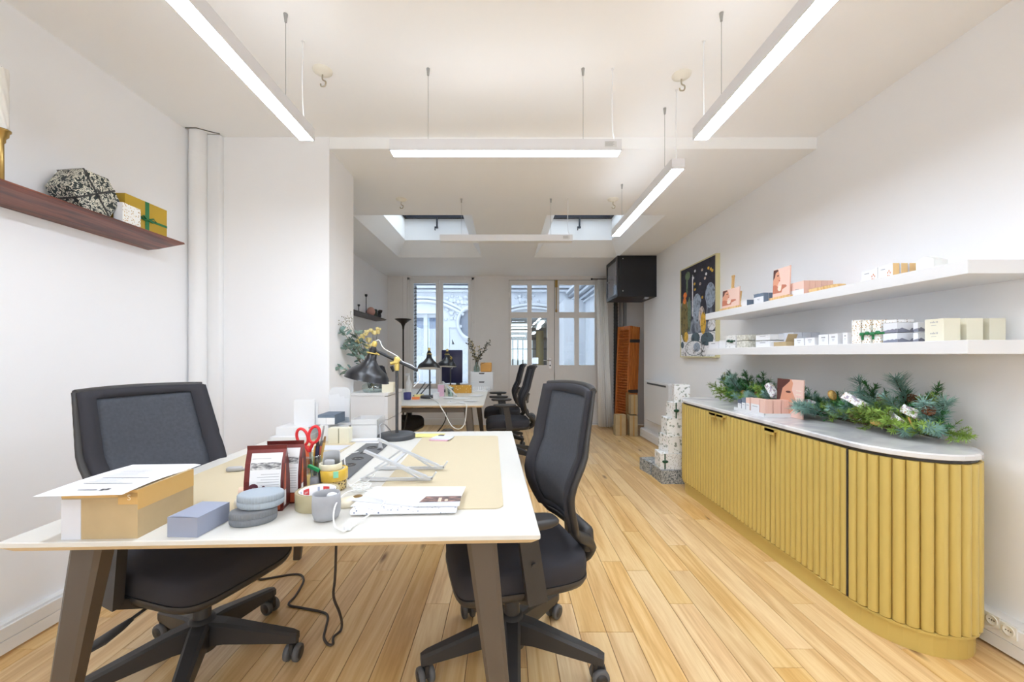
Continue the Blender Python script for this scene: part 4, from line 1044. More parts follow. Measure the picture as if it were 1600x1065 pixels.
leafm = MB(EUC)
leafm.add([(0, 0, 0), (0.016, 0.020, 0.004), (0.014, 0.045, 0.007), (0, 0.062, 0.002), (-0.014, 0.045, 0.007), (-0.016, 0.020, 0.004), (0, 0.03, -0.004)], [(0, 1, 6), (1, 2, 6), (2, 3, 6), (3, 4, 6), (4, 5, 6), (5, 0, 6)], smooth=True)
leafme = leafm.mesh('leaf')
rr = random.Random(11)
for k, (dx, dy, tip) in enumerate(((-0.13, -0.33, 0.46), (-0.12, -0.34, 0.20), (-0.12, -0.28, 0.36), (-0.06, -0.22, 0.44), (-0.04, -0.26, 0.34), (-0.10, -0.22, 0.40))):
    pts = smooth_path([(0, 0, 0.01), (dx * 0.25, dy * 0.3, 0.16), (dx * 0.7, dy * 0.8, tip * 0.85), (dx, dy, tip)], 4)
    st = MB(STEM).tube(pts, 0.0022, 5).build('eucalyptus_branch', vs)
    for q in range(5, len(pts)):
        for s in (-1, 1):
            o = put(leafme, 'leaf', st, pts[q], (rr.uniform(-0.9, 0.9), rr.uniform(-0.8, 0.8), rr.uniform(0, 6.28)))
            sc = rr.uniform(0.7, 1.15); o.scale = (sc, sc, sc)
for k, (dx, dy, tip) in enumerate(((-0.09, -0.02, 0.42), (-0.04, -0.05, 0.45), (0.0, -0.02, 0.46), (-0.05, 0.02, 0.39), (-0.03, -0.03, 0.35), (0.03, -0.01, 0.47), (-0.10, -0.06, 0.38))):
    f_ = MB(STEM, YF_).tube([(0, 0, 0.01), (dx * 0.5, dy * 0.5, tip * 0.6), (dx, dy, tip)], 0.0016, 5)
    for j in range(7):
        f_.sphere((dx + rr.uniform(-0.02, 0.02), dy + rr.uniform(-0.015, 0.015), tip + rr.uniform(-0.012, 0.018)), rr.uniform(0.010, 0.017), 7, 5, 1)
    f_.build('yellow_flower', vs)
for k in range(4):
    f_ = MB(STEM).tube([(0, 0, 0.01), (-0.06, -0.16, 0.36), (-0.12 + 0.02 * k, -0.32, 0.52 + 0.02 * k)], 0.0012, 4)
    for j in range(6): f_.sphere((-0.12 + 0.02 * k + rr.uniform(-0.02, 0.02), -0.32 + rr.uniform(-0.02, 0.02), 0.50 + 0.02 * k + rr.uniform(-0.05, 0.03)), 0.004, 6, 4)
    f_.build('seed_sprig', vs)
carton('white_carton', 'small cream box beside the flower vase on the drawer unit', 'box', (-0.90, 3.1, 0.92), 5, 0.085, 0.07, 0.075, [CREAM])

# ------------------------------------------------------------------ work lamps
def lamp_meshes():
    d = {}
    b = MB(mat('lamp_base_grey', (62, 64, 68), 0.4)); b.lathe([(0.0, 0.0), (0.098, 0.0), (0.1, 0.004), (0.1, 0.022), (0.094, 0.027), (0.02, 0.03), (0.0, 0.03)], 36); d['base'] = b.mesh('lamp_base')
    p = MB(mat('lamp_pole_grey', (74, 74, 76), 0.35, 0.4)); p.cyl((0, 0, 0.03), (0, 0, 0.39), 0.0085); d['pole'] = p.mesh('lamp_pole')
    k = MB(BRASSY, BLACKM); k.lathe([(0.012, 0.375), (0.014, 0.385), (0.014, 0.41), (0.01, 0.415)], 12).sphere((0, 0, 0.43), 0.022, sc=(0.9, 0.6, 1.2)).cyl((0, -0.02, 0.43), (0, 0.02, 0.43), 0.012).cyl((-0.035, 0, 0.415), (-0.01, 0, 0.42), 0.01, m=0).cyl((-0.03, 0, 0.40), (-0.02, 0, 0.37), 0.009, 0.006, m=1); d['joint'] = k.mesh('joint')
    a = MB(BLACKM); a.cyl((0.115, 0, 0.375), (-0.115, 0, 0.485), 0.0085); d['arm'] = a.mesh('lamp_arm')
    s = MB(BLACKM, mat('shade_inside', (236, 232, 224), 0.5))
    s.lathe([(0.020, 0.0), (0.026, -0.004), (0.028, -0.03), (0.036, -0.045), (0.062, -0.075), (0.098, -0.10), (0.114, -0.122), (0.118, -0.142), (0.122, -0.148)], 40, cap0=True, cap1=False)
    s.lathe([(0.119, -0.147), (0.111, -0.122), (0.095, -0.102), (0.058, -0.077), (0.0, -0.05)], 40, 1, cap0=False)
    d['shade'] = s.mesh('lamp_shade')
    n = MB(BRASSY, BLACKM); n.lathe([(0.03, 0.0), (0.032, 0.003), (0.03, 0.006)], 20).lathe([(0.012, 0.04), (0.016, 0.055), (0.01, 0.07), (0.0, 0.072)], 12).lathe([(0.02, 0.006), (0.022, 0.02), (0.012, 0.04)], 12, 1); n.cyl((0.005, 0, 0.02), (0.04, 0, 0.0), 0.006); d['neck'] = n.mesh('neck_ring')
    return d
LM = lamp_meshes()
CABW = mat('white_cable', (236, 236, 234), 0.5)
def work_lamp(loc, yaw, tilt, label):
    t = thing('desk_lamp', label, 'desk lamp', loc, math.radians(yaw), 'black work lamps on the desks')
    for k, nm in (('base', 'lamp_base'), ('pole', 'lamp_pole'), ('joint', 'joint'), ('arm', 'lamp_arm')): put(LM[k], nm, t)
    M = T((-0.135, 0, 0.470)) @ R('Y', tilt)
    s = put(LM['shade'], 'lamp_shade', t, M=M); put(LM['neck'], 'neck_ring', s)
    MB(CABW).tube(smooth_path([(-0.13, 0, 0.53), (-0.10, 0.01, 0.545), (-0.075, 0.01, 0.50), (0.0, 0.012, 0.455), (0.03, 0.012, 0.425), (0.085, 0.012, 0.40), (0.115, 0.012, 0.365), (0.12, 0.012, 0.32), (0.09, 0.012, 0.285)]), 0.0028, 6).build('cable', t)
    return t
work_lamp((-0.605, 2.245, 0.74), 3, 12, 'black cone lamp with brass joints at the rear of the near desk')
work_lamp((-0.82, 4.36, 0.74), 98, 8, 'black work lamp in front on the far desk')
work_lamp((-0.70, 5.12, 0.74), 80, 6, 'black work lamp standing before the monitor on the far desk')
# lamp lead to the socket strip, lamp collar cable
tag(MB(mat('grey_cable', (150, 150, 152), 0.5)).tube(smooth_path([D(594, 700) + Vector((0, 0, 0.03)), D(594, 697) + Vector((0, 0, 0.07)), D(590, 690) + Vector((0.01, 0, 0.085)), D(600, 688) + Vector((0, 0, 0.09)), D(612, 684) + Vector((0, 0, 0.035))]), 0.003, 6).cyl(D(594, 704) + Vector((0, 0, 0.007)), D(594, 702) + Vector((0, 0, 0.035)), 0.014, 0.007).build('lamp_lead'), 'grey lead plugged into the socket strip beside the lamp base', 'cable')

# ------------------------------------------------------------------ near desk: left part
TZ = 0.7402
bx_ = thing('parcel_box', 'taped brown cardboard parcel on the left of the near desk', 'cardboard box', (-1.02, 1.105, TZ), math.radians(2))
MB(KRAFT).box(-0.092, 0.092, -0.095, 0.095, 0, 0.122).build('carton', bx_)
TAPEC = mat('clear_brown_tape', (214, 174, 108), 0.25)
MB(TAPEC).box(0.092, 0.0927, -0.095, 0.095, 0.072, 0.122).box(0.045, 0.0925, -0.0957, -0.095, 0.086, 0.122).box(-0.092, 0.092, -0.0957, -0.095, 0.104, 0.116).build('tape', bx_)
lb_ = MB(mat('courier_label', (214, 216, 224), 0.6)).box(-0.0925, -0.045, -0.0958, -0.095, 0.0, 0.10).build('shipping_label', bx_)
def txt(name, body, parent, M, size, mt):
    c = bpy.data.curves.new(name, 'FONT'); c.body = body; c.size = size; c.align_x = 'CENTER'; c.align_y = 'CENTER'
    tmp = bpy.data.objects.new(name, c); COL.objects.link(tmp)
    me = bpy.data.meshes.new_from_object(tmp.evaluated_get(bpy.context.evaluated_depsgraph_get()))
    bpy.data.objects.remove(tmp, do_unlink=True); bpy.data.curves.remove(c)
    me.materials.clear(); me.materials.append(mt)
    return put(me, name, parent, M=M)
txt('tape_letter', 'S', bx_, T((0.072, -0.0962, 0.103)) @ R('X', 90), 0.02, mat('tape_print', (240, 226, 190), 0.6))
pb = thing('letter_sheet', 'printed white letter sheet lying over the cardboard parcel', 'paper', (-1.035, 1.105, TZ + 0.1225), math.radians(4))
N = 10
pm_ = MB(PAPER)
def psurf(u, v): return Vector((-0.1 + 0.2 * u, -0.14 + 0.28 * v, 0.004 * math.sin(v * 3.0) * (1 - u) + 0.0015 + (0.003 if u > 0.9 else 0) * math.sin(v * 5)))
pm_.loft([[psurf(i / N, j / N) for i in range(N + 1)] for j in range(N + 1)], 0, True, False, False, False)
pm_.build('sheet', pb)
pl = MB(mat('grey_ink', (120, 120, 126), 0.7), INK)
for v, u0, u1, k in ((0.30, 0.18, 0.78, 0), (0.47, 0.2, 0.8, 0)):
    pl.add([psurf(u0, v) + Vector((0, 0, .0016)), psurf(u1, v) + Vector((0, 0, .0016)), psurf(u1, v + 0.014) + Vector((0, 0, .0016)), psurf(u0, v + 0.014) + Vector((0, 0, .0016))], [(0, 1, 2, 3)], k)
for u0, v0, u1, v1, k in ((0.33, 0.125, 0.56, 0.14, 0), (0.60, 0.11, 0.64, 0.155, 1), (0.645, 0.13, 0.69, 0.165, 1)) + tuple((0.2, 0.34 + 0.03 * q, 0.62 - 0.1 * (q % 2), 0.345 + 0.03 * q, 0) for q in range(4)) + tuple((0.2, 0.52 + 0.03 * q, 0.7 - 0.08 * (q % 3), 0.525 + 0.03 * q, 0) for q in range(10)):
    e = Vector((0, 0, .0016))
    pl.add([psurf(u0, v0) + e, psurf(u1, v0) + e, psurf(u1, v1) + e, psurf(u0, v1) + e], [(0, 1, 2, 3)], k)
pl.build('print', pb)
bb = thing('blue_box', 'blue grey flat box beside the cardboard parcel', 'box', (-0.815, 1.075, TZ), math.radians(-3))
MB(BLUEGREY).box(-0.04, 0.04, -0.055, 0.055, 0, 0.05).build('carton', bb)
lid = MB(BLUEGREY); lid.loft([[(-0.04 + 0.08 * i / 8, y, 0.0502 + 0.0022 * math.sin(PI * i / 8) * (1 if y < 0 else 0.2)) for i in range(9)] for y in (-0.0555, 0.0, 0.055)], 0, True, False, False, False)
lid.build('lid_flap', bb)

def oval_tin(name, label, loc, rz, tilt, mt, a=0.057, b=0.041, h=0.038):
    t = thing(name, label, 'soap case', loc); t.rotation_euler = (math.radians(tilt), math.radians(tilt * 0.6), math.radians(rz))
    n = 144
    def rg(k, z, rib): return [((a * k + (rib if j % 3 else -rib * 1.5)) * math.cos(2 * PI * j / n), (b * k + (rib if j % 3 else -rib * 1.5)) * math.sin(2 * PI * j / n), z) for j in range(n)]
    m = MB(mt); m.loft([rg(0.9, 0, 0), rg(0.97, 0.003, 0.0004), rg(1.0, 0.008, 0.0007), rg(1.0, h * 0.49, 0.0007), rg(0.985, h * 0.495, 0.0007)], 0, True); m.build('base', t)
    m = MB(mt); m.loft([rg(0.985, h * 0.505, 0.0007), rg(1.0, h * 0.52, 0.0007), rg(1.0, h * 0.86, 0.0007), rg(0.965, h * 0.955, 0.0003), rg(0.9, h * 0.99, 0), rg(0.4, h * 1.02, 0), rg(0.03, h * 1.02, 0)], 0, True); m.build('lid', t)
    return t
p_ = D(386, 823)
oval_tin('ribbed_soap_case', 'dark grey ribbed oval case under the lighter one', (p_.x - 0.004, p_.y + 0.035, TZ), 28, 0, mat('dark_grey_ceramic', (120, 122, 126), 0.7))
oval_tin('ribbed_soap_case', 'light blue grey ribbed oval case on top of the darker one', (p_.x + 0.008, p_.y + 0.048, TZ + 0.041), 24, 2.5, mat('blue_grey_ceramic', (160, 170, 180), 0.65))
# pale roll in a clear bag behind the cases
br = thing('peach_roll', 'peach coloured paper roll in clear wrap behind the blue grey box', 'roll', (-0.775, 1.235, TZ), math.radians(20))
MB(mat('peach_paper', (240, 208, 184), 0.7)).cyl((-0.035, 0, 0.045), (0.05, 0, 0.045), 0.015, n=16).build('roll', br)
MB(mat('cream_wrap', (232, 226, 214), 0.4)).rbox(-0.045, 0.055, -0.03, 0.028, 0.0, 0.032, 0.012, 3).build('wrap', br)

# coffee bags
FOIL = mat('dark_red_foil', (104, 38, 34), 0.3, 0.35, var=0.2, vscale=30)
RUST = mat('rust_print', (186, 88, 58), 0.4, var=0.25, vscale=40)
GREYPH = ramp_mat('landscape_print', 'noise', [(0.35, (84, 84, 90)), (0.5, (150, 150, 152)), (0.65, (214, 214, 214))], 70, 0.5, 4, stretch=(1, 1, 2.5))
def coffee_bag(loc, rz, label, sc=1.0):
    t = thing('coffee_bag', label, 'coffee bag', loc, math.radians(rz), 'dark red coffee bags'); t.scale = (sc, sc, sc)
    w, d, h = 0.054, 0.03, 0.19
    def rg(z, kw, kd): return [(-w * kw, -d * kd, z), (w * kw, -d * kd, z), (w * kw * (0.98 if kd > 0.3 else 1), 0, z), (w * kw, d * kd, z), (-w * kw, d * kd, z), (-w * kw * 0.98, 0, z)]
    prof = ((0.0, 0.96, 0.95), (0.01, 1.0, 1.0), (0.09, 0.99, 0.92), (0.14, 0.99, 0.62), (0.172, 1.0, 0.16), (0.178, 1.01, 0.05), (h, 1.02, 0.04))
    m = MB(FOIL); m.loft([rg(*p) for p in prof], 0, False); m.build('pouch', t)
    def fp(u, z):
        for (z0, a0, d0), (z1, a1, d1) in zip(prof, prof[1:]):
            if z0 <= z <= z1:
                k = (z - z0) / (z1 - z0); return Vector((u * w * (a0 + (a1 - a0) * k), -d * (d0 + (d1 - d0) * k), z))
    f = MB(PAPER, RUST, GREYPH, INKLIGHT, mat('fez_maroon', (86, 28, 44), 0.6), mat('print_skin', (222, 206, 196), 0.6))
    def quad(u0, u1, z0, z1, k, e, n=1):
        zs_ = sorted(set([z0, z1] + [p[0] for p in prof if z0 < p[0] < z1]))
        off = Vector((0, -e, e * 0.3))
        for a, b in zip(zs_, zs_[1:]): f.add([fp(u0, a) + off, fp(u1, a) + off, fp(u1, b) + off, fp(u0, b) + off], [(0, 1, 2, 3)], k)
    quad(-0.72, 0.86, 0.034, 0.168, 0, 0.0006); quad(-0.8, 0.86, 0.004, 0.032, 1, 0.0006)
    quad(-0.70, 0.84, 0.122, 0.142, 2, 0.001)
    for k in range(9): quad(-0.15 - 0.2 * (k % 2), 0.78, 0.048 + k * 0.0075, 0.0492 + k * 0.0075, 3, 0.001)
    quad(-0.66, 0.3, 0.152, 0.1535, 3, 0.001)
    def blob(u, z, ru, rz_, k): f.add([fp(u + ru * math.cos(a) / w, z + rz_ * math.sin(a)) + Vector((0, -0.0014, 0)) for a in [2 * PI * i / 10 for i in range(10)]], [tuple(range(10))], k)
    blob(-0.48, 0.062, 0.010, 0.011, 5); blob(-0.5, 0.074, 0.013, 0.010, 4); blob(0.0, 0.060, 0.006, 0.008, 5); blob(0.0, 0.07, 0.006, 0.007, 4)
    f.build('front_label', t)
    s = MB(RUST, PAPER)
    e = 0.0006
    for (z0, z1, k) in ((0.06, 0.135, 0), (0.012, 0.058, 1)):
        a, b = fp(1, z0), fp(1, z1)
        s.add([(w * 0.985 + e, a.y * 0.75, z0), (w * 0.975 + e, -0.004, z0), (w * 0.975 + e, -0.004, z1), (w * 0.985 + e, b.y * 0.75, z1)], [(0, 1, 2, 3)], k)
    s.build('side_label', t)
    return t
p_ = D(418, 800)
coffee_bag((p_.x - 0.018, p_.y + 0.03, TZ), 10, 'dark red coffee bag with white label in front of its twin')
coffee_bag((p_.x + 0.002, p_.y + 0.095, TZ), 8, 'dark red coffee bag half hidden behind the front one', 1.0)

# tape rolls
def tape_roll(label, loc, ro, ri, h, mt_out, core, group='tape rolls', rot=(0, 0, 0), stripe=False):
    t = thing('tape_roll', label, 'tape roll', loc, 0, group); t.rotation_euler = rot
    m = MB(mt_out); m.lathe([(ri + 0.003, 0), (ro - 0.001, 0), (ro, 0.001), (ro, h - 0.001), (ro - 0.001, h), (ri + 0.003, h), (ri + 0.003, 0)], 48, cap0=False, cap1=False); m.build('tape', t)
    c = MB(core); c.lathe([(ri, 0.0003), (ri + 0.003, 0.0003), (ri + 0.003, h - 0.0003), (ri, h - 0.0003), (ri, 0.0003)], 48, cap0=False, cap1=False); co = c.build('core', t)
    if stripe:
        RD = mat('red_print', (214, 66, 66), 0.6); BLp = mat('blue_print', (170, 184, 206), 0.6)
        for k in range(10):
            a0 = 2 * PI * k / 10; a1 = a0 + (0.42 if k % 2 == 0 else 0.12)
            s = MB(RD if k % 2 == 0 else BLp)
            s.loft([[((ri - 0.0006) * math.cos(a0 + (a1 - a0) * i / 5), (ri - 0.0006) * math.sin(a0 + (a1 - a0) * i / 5), z) for i in range(6)] for z in (h * 0.12, h * 0.88)], 0, True, False, False, False)
            s.build('core_print', co)
            if k % 2 == 0:
                for zz in (0.3, 0.68):
                    txt('core_lettering', 'tesa', co, Matrix(((math.sin(a0 + .21), 0, math.cos(a0 + .21), 0), (-math.cos(a0 + .21), 0, math.sin(a0 + .21), 0), (0, 1, 0, 0), (0, 0, 0, 1))).inverted_safe().to_4x4() if False else T(((ri - 0.001) * math.cos(a0 + .21), (ri - 0.001) * math.sin(a0 + .21), h * zz)) @ R('Z', math.degrees(a0 + .21) - 90) @ R('X', 90), 0.011, PAPER)
    return t
p_ = D(484, 800)
tape_roll('large translucent brown packing tape roll with red printed core', (p_.x, p_.y + 0.05, TZ), 0.063, 0.05, 0.05, mat('brown_packing_tape', (178, 166, 132), 0.15, spec=0.7), PAPER, stripe=True)
p_ = D(461, 762)
tape_roll('yellow edged tape roll behind the brown packing tape', (p_.x - 0.01, p_.y + 0.02, TZ), 0.05, 0.038, 0.038, mat('yellow_tape_edge', (226, 200, 128), 0.3), mat('white_core', (226, 226, 228), 0.6))
cp = thing('grey_cup', 'small grey concrete cup at the front of the near desk', 'cup', (D(505, 815).x, D(505, 815).y + 0.02, TZ))
MB(mat('concrete', (162, 163, 167), 0.8, var=0.05, vscale=30)).lathe([(0.0, 0.0), (0.022, 0.0), (0.032, 0.005), (0.037, 0.02), (0.038, 0.045), (0.0365, 0.073), (0.0335, 0.073), (0.034, 0.045), (0.03, 0.012), (0.0, 0.008)], 36).build('cup_body', cp)
tag(MB(PAPER).sphere((0, 0, 0), 0.012, sc=(1.3, 1, 0.8)).build('paper_ball', loc=(D(505, 815).x + 0.012, D(505, 815).y + 0.03, TZ + 0.062)), 'crumpled white paper inside the grey cup', 'paper')

# jar of pens with scissors
jp = Vector((D(482, 757).x, D(482, 757).y + 0.03, TZ))
jr = thing('pen_jar', 'clear glass jar holding pens and red scissors', 'jar', jp)
MB(JAR).lathe([(0.0, 0.0), (0.033, 0.0), (0.036, 0.004), (0.036, 0.085), (0.034, 0.092), (0.034, 0.10), (0.031, 0.10), (0.033, 0.085), (0.033, 0.006), (0.0, 0.005)], 28).build('glass', jr)
def stick(name, label, cat, p0, p1, r, mt, tipmt=None):
    m = MB(mt, tipmt or mt); p0 = jp + Vector(p0); p1 = jp + Vector(p1); q = p0.lerp(p1, 0.86)
    m.cyl(p0, q, r, n=8).cyl(q, p1, r, r * 0.7, n=8, m=1); return tag(m.build(name), label, cat)
stick('cutter_knife', 'orange cutter standing in the pen jar', 'cutter', (-0.012, -0.016, 0.01), (-0.012, -0.012, 0.135), 0.009, mat('orange_plastic', (250, 128, 84), 0.4))
stick('marker', 'dark blue marker standing in the pen jar', 'pen', (0.012, -0.005, 0.01), (0.02, 0.0, 0.15), 0.007, mat('navy_plastic', (42, 46, 80), 0.35), BLACK)
stick('marker', 'salmon marker in the pen jar beside the dark blue one', 'pen', (0.016, 0.01, 0.01), (0.030, 0.008, 0.15), 0.006, mat('salmon_plastic', (236, 136, 116), 0.4), mat('grey_plastic', (130, 130, 134), 0.4))
stick('wooden_pencil', 'wooden pencil tallest in the pen jar', 'pencil', (0.018, 0.0, 0.01), (0.045, 0.002, 0.165), 0.005, mat('pencil_wood', (206, 170, 100), 0.6), mat('pencil_tip', (150, 118, 80), 0.6))
stick('highlighter', 'yellow highlighter standing in the pen jar', 'pen', (0.0, 0.014, 0.01), (0.004, 0.018, 0.128), 0.008, mat('yellow_plastic', (236, 214, 90), 0.4))
stick('letter_opener', 'thin steel blade in the pen jar', 'blade', (0.0, 0.02, 0.01), (0.03, 0.026, 0.2), 0.004, mat('dull_steel', (176, 178, 182), 0.3, 0.6))
sc_ = thing('scissors', 'scissors with red handles upside down in the pen jar', 'scissors', jp)
RED = mat('red_plastic', (226, 52, 58), 0.35)
for s, (cx_, cz, tl) in ((-1, (-0.027, 0.168, 18)), (1, (0.016, 0.176, -14))):
    m = MB(RED); n = 28
    pts = [(cx_ + 0.019 * math.cos(a) * math.cos(math.radians(tl)) - 0.030 * math.sin(a) * math.sin(math.radians(tl)), -0.02, cz + 0.019 * math.cos(a) * math.sin(math.radians(tl)) + 0.030 * math.sin(a) * math.cos(math.radians(tl))) for a in [2 * PI * i / n for i in range(n + 1)]]
    m.tube(pts, 0.0052, 8, caps=False); m.tube([(cx_ * 0.75, -0.02, cz - 0.028), (-0.003, -0.019, 0.115)], 0.006, 8); m.build('handle', sc_)
    MB(mat('dull_steel', (176, 178, 182), 0.3, 0.6)).beam((-0.003 + s * 0.002, -0.017, 0.118), (0.006 - s * 0.006, -0.008, 0.012), 0.012, 0.0016, 0.003, 0.001, side=(1, 0, 0)).build('blade', sc_)

# stack of small rolls on a patterned tin
sp = Vector((D(517, 768).x, D(517, 768).y + 0.03, TZ))
LEO = ramp_mat('speckled_tin', 'voronoi', [(0.0, (60, 46, 30)), (0.3, (96, 76, 44)), (0.36, (214, 190, 130)), (0.9, (196, 168, 104))], 110, 0.5, const=True)
tag(MB(LEO).lathe([(0.034, 0), (0.038, 0.003), (0.038, 0.032), (0.036, 0.035), (0.0, 0.035)], 32).build('speckled_tin', loc=sp), 'round speckled brown tin under the yellow tape roll', 'tin')
tape_roll('yellow tape roll stacked on the speckled tin', sp + Vector((-0.004, 0, 0.0352)), 0.047, 0.034, 0.036, mat('honey_tape', (222, 182, 70), 0.25), CREAM)
tape_roll('narrow cream masking tape roll on top of the yellow roll', sp + Vector((-0.012, -0.004, 0.0715)), 0.037, 0.032, 0.02, mat('masking_tape', (232, 224, 196), 0.6), CREAM)
gp = MB(mat('grey_felt', (160, 160, 160), 0.9))
gp.loft([[(0.027 * math.cos(a), 0.027 * math.sin(a), z) for a in [PI * 0.05 + PI * 1.1 * i / 16 for i in range(17)]] for z in (0.0, 0.055)], 0, True, False, False, False)
gpo = tag(gp.build('grey_wrap', loc=sp + Vector((-0.01, 0.0, 0.0717))), 'grey curled sheet standing inside the masking tape roll', 'sheet'); gpo.modifiers.new('t', 'SOLIDIFY').thickness = 0.002
tag(MB(mat('grey_cloth', (176, 176, 178), 0.9)).rbox(-0.018, 0.016, -0.014, 0.004, 0, 0.032, 0.006).build('folded_cloth', loc=sp + Vector((-0.012, -0.006, 0.0717))), 'folded grey cloth tucked in the masking tape roll', 'cloth')
tag(MB(mat('green_plastic', (36, 150, 92), 0.4), BLACK).beam((-0.075, -0.03, 0.088), (-0.035, -0.035, 0.072), 0.012, 0.009).beam((-0.037, -0.035, 0.073), (-0.03, -0.036, 0.03), 0.01, 0.006, m=1).build('green_cutter', loc=sp), 'green handled cutter beside the yellow tape roll', 'cutter')
tag(MB(mat('grey_plastic_cap', (140, 142, 148), 0.5)).lathe([(0.016, 0), (0.018, 0.002), (0.016, 0.05), (0.0, 0.05)], 16).build('plastic_beaker', loc=sp + Vector((-0.052, -0.03, 0))), 'small grey plastic beaker standing left of the speckled tin', 'beaker')
tag(MB(mat('teal_tape', (140, 214, 180), 0.5)).box(-0.008, 0.008, -0.0004, 0, -0.022, 0.0).build('teal_tab', loc=sp + Vector((0.022, -0.0425, 0.072)), rot=(0, 0, 0.48)), 'small mint tape tab stuck on the yellow tape roll', 'tape')

# folding laptop stand
ALM = mat('silver_alu', (214, 216, 220), 0.35, 0.4)
ls = thing('laptop_stand', 'folding silver laptop stand standing on the right desk pad', 'laptop stand', (0, 0, 0))
Z0 = 0.7436
for k, (yf, xf, xt, zt) in enumerate(((1.60, -0.265, -0.505, 0.868), (1.455, -0.285, -0.51, 0.856))):
    MB(ALM).beam((xf, yf, Z0 + 0.018), (xt, yf, zt), 0.016, 0.008, side=(0, 1, 0)).box(xf - 0.004, xf + 0.022, yf - 0.006, yf + 0.006, Z0 + 0.008, Z0 + 0.018).beam((xf + 0.018, yf, Z0 + 0.012), (xf + 0.034, yf, Z0 + 0.036), 0.012, 0.006).build('upper_rail', ls)
    MB(ALM).box(xt - 0.02, xf + 0.01, yf + 0.014, yf + 0.026, Z0, Z0 + 0.009).build('base_rail', ls)
    MB(ALM).beam((xt + 0.09, yf + 0.012, zt - 0.045), (xt - 0.015, yf + 0.018, Z0 + 0.006), 0.012, 0.006).beam((xt + 0.12, yf + 0.012, zt - 0.058), (xf - 0.03, yf + 0.018, Z0 + 0.006), 0.010, 0.005).build('support_strut', ls)
MB(ALM).beam((-0.41, 1.455, 0.806), (-0.40, 1.60, 0.812), 0.016, 0.006, side=(1, 0, 0)).build('cross_bar', ls)

# magazine, papers and postcard
mg = thing('floral_notebook', 'thick notebook with blue sprig cover under the white sheets', 'notebook', (-0.30, 1.24, 0.7436), math.radians(3))
SPRIG = ramp_mat('sprig_cover', 'voronoi', [(0.0, (96, 108, 140)), (0.16, (150, 160, 186)), (0.22, (236, 236, 240)), (0.9, (240, 240, 243))], 90, 0.6, const=True)
MB(SPRIG).rbox(-0.15, 0.155, -0.085, 0.085, 0, 0.015, 0.005, 2).build('cover', mg)
tag(MB(PAPER).prism([(-0.16, -0.075), (0.15, -0.085), (0.165, 0.09), (-0.14, 0.10)], 0.0, 0.002).build('white_folder', loc=(-0.295, 1.255, 0.7592), rot=(0, 0, math.radians(2))), 'white sheets lying on the sprig notebook', 'paper')
tag(MB(GREYPAPER).prism([(-0.17, -0.03), (0.02, -0.075), (-0.16, 0.02)], 0.0, 0.001).build('grey_sheet', loc=(-0.295, 1.245, 0.7616)), 'grey triangular paper corner on the white sheets', 'paper')
PHOTO = ramp_mat('dusk_photo', 'noise', [(0.35, (70, 62, 66)), (0.5, (110, 92, 88)), (0.6, (168, 128, 118))], 40, 0.4, 4, stretch=(1, 3, 1))
pc = thing('postcard', 'postcard with dusk landscape photo on the white sheets', 'postcard', (-0.198, 1.215, 0.7618), math.radians(2))
MB(PAPER).prism([(-0.075, -0.045), (0.06, -0.045), (0.062, 0.042), (-0.05, 0.04)], 0.0, 0.0006).build('card', pc)
dk = decal('photo', pc, (-0.075, -0.045, 0.0006), (0.138, 0, 0), (0, 0.088, 0), [([(0.02, 0.0), (0.99, 0.0), (0.99, 0.42), (0.12, 0.38)], mat('photo_snow', (206, 208, 222), 0.5)), ([(0.1, 0.36), (0.99, 0.42), (0.99, 0.97), (0.2, 0.95)], PHOTO),
      (rect(0.5, 0.42, 0.57, 0.8), mat('photo_cream', (226, 206, 186), 0.5)), (oval(0.68, 0.55, 0.04, 0.1), mat('photo_cream', (226, 206, 186), 0.5)), (rect(0.42, 0.14, 0.44, 0.2), PAPER)] + [(rect(0.46 + 0.045 * k, 0.13, 0.485 + 0.045 * k, 0.2 + 0.03 * (k % 2)), PAPER) for k in range(5)], 0.0003)
ms = thing('cream_pouch', 'cream oval pouch with brass eyelet beside the sprig notebook', 'pouch', (D(545, 790).x + 0.01, D(545, 790).y + 0.015, TZ), math.radians(30))
MB(mat('cream_leather', (236, 226, 204), 0.6)).loft([[(x * k, y * k, z) for x, y in superell(0.055, 0.032, 28, 2.5)] for z, k in ((0, 0.9), (0.006, 1.0), (0.016, 0.92), (0.021, 0.6), (0.022, 0.05))], 0, True).build('pouch', ms)
MB(mat('eyelet_brass', (150, 120, 70), 0.35, 0.7)).lathe([(0.010, 0.02), (0.014, 0.023), (0.010, 0.0245), (0.0, 0.0235)], 16, c=(0.012, 0, 0)).build('eyelet', ms)
# white charging cable with plug
cb = thing('charging_cable', 'white charging cable looping over the desk front with its plug', 'cable', (0, 0, 0))
def dz(px, py, h=0.004): return at_z(px, py, 0.7405 + h) 
pts = [dz(560, 705, 0.02), dz(540, 712, 0.02), dz(541, 735, 0.03), dz(546, 757, 0.02), dz(570, 745, 0.006), dz(585, 742, 0.006), dz(560, 762, 0.02), dz(540, 770, 0.03), dz(526, 785, 0.05), dz(521, 805, 0.03), dz(524, 822, 0.008), dz(536, 829, 0.006), dz(541, 828, 0.006)]
MB(CABW).tube(smooth_path(pts), 0.0022, 6).build('cord', cb)
pts = [dz(546, 826, 0.006), dz(560, 815, 0.006), dz(578, 803, 0.02), dz(597, 788, 0.03), dz(599, 780, 0.03), dz(580, 770, 0.03), dz(562, 762, 0.02), dz(552, 756, 0.02)]
MB(CABW).tube(smooth_path(pts), 0.0022, 6).build('cord', cb)
q = dz(543, 827, 0.0)
MB(WHITE).rbox(-0.009, 0.009, -0.012, 0.012, 0, 0.016, 0.003, 2, M=T(q) @ R('Z', 20)).build('plug', cb)
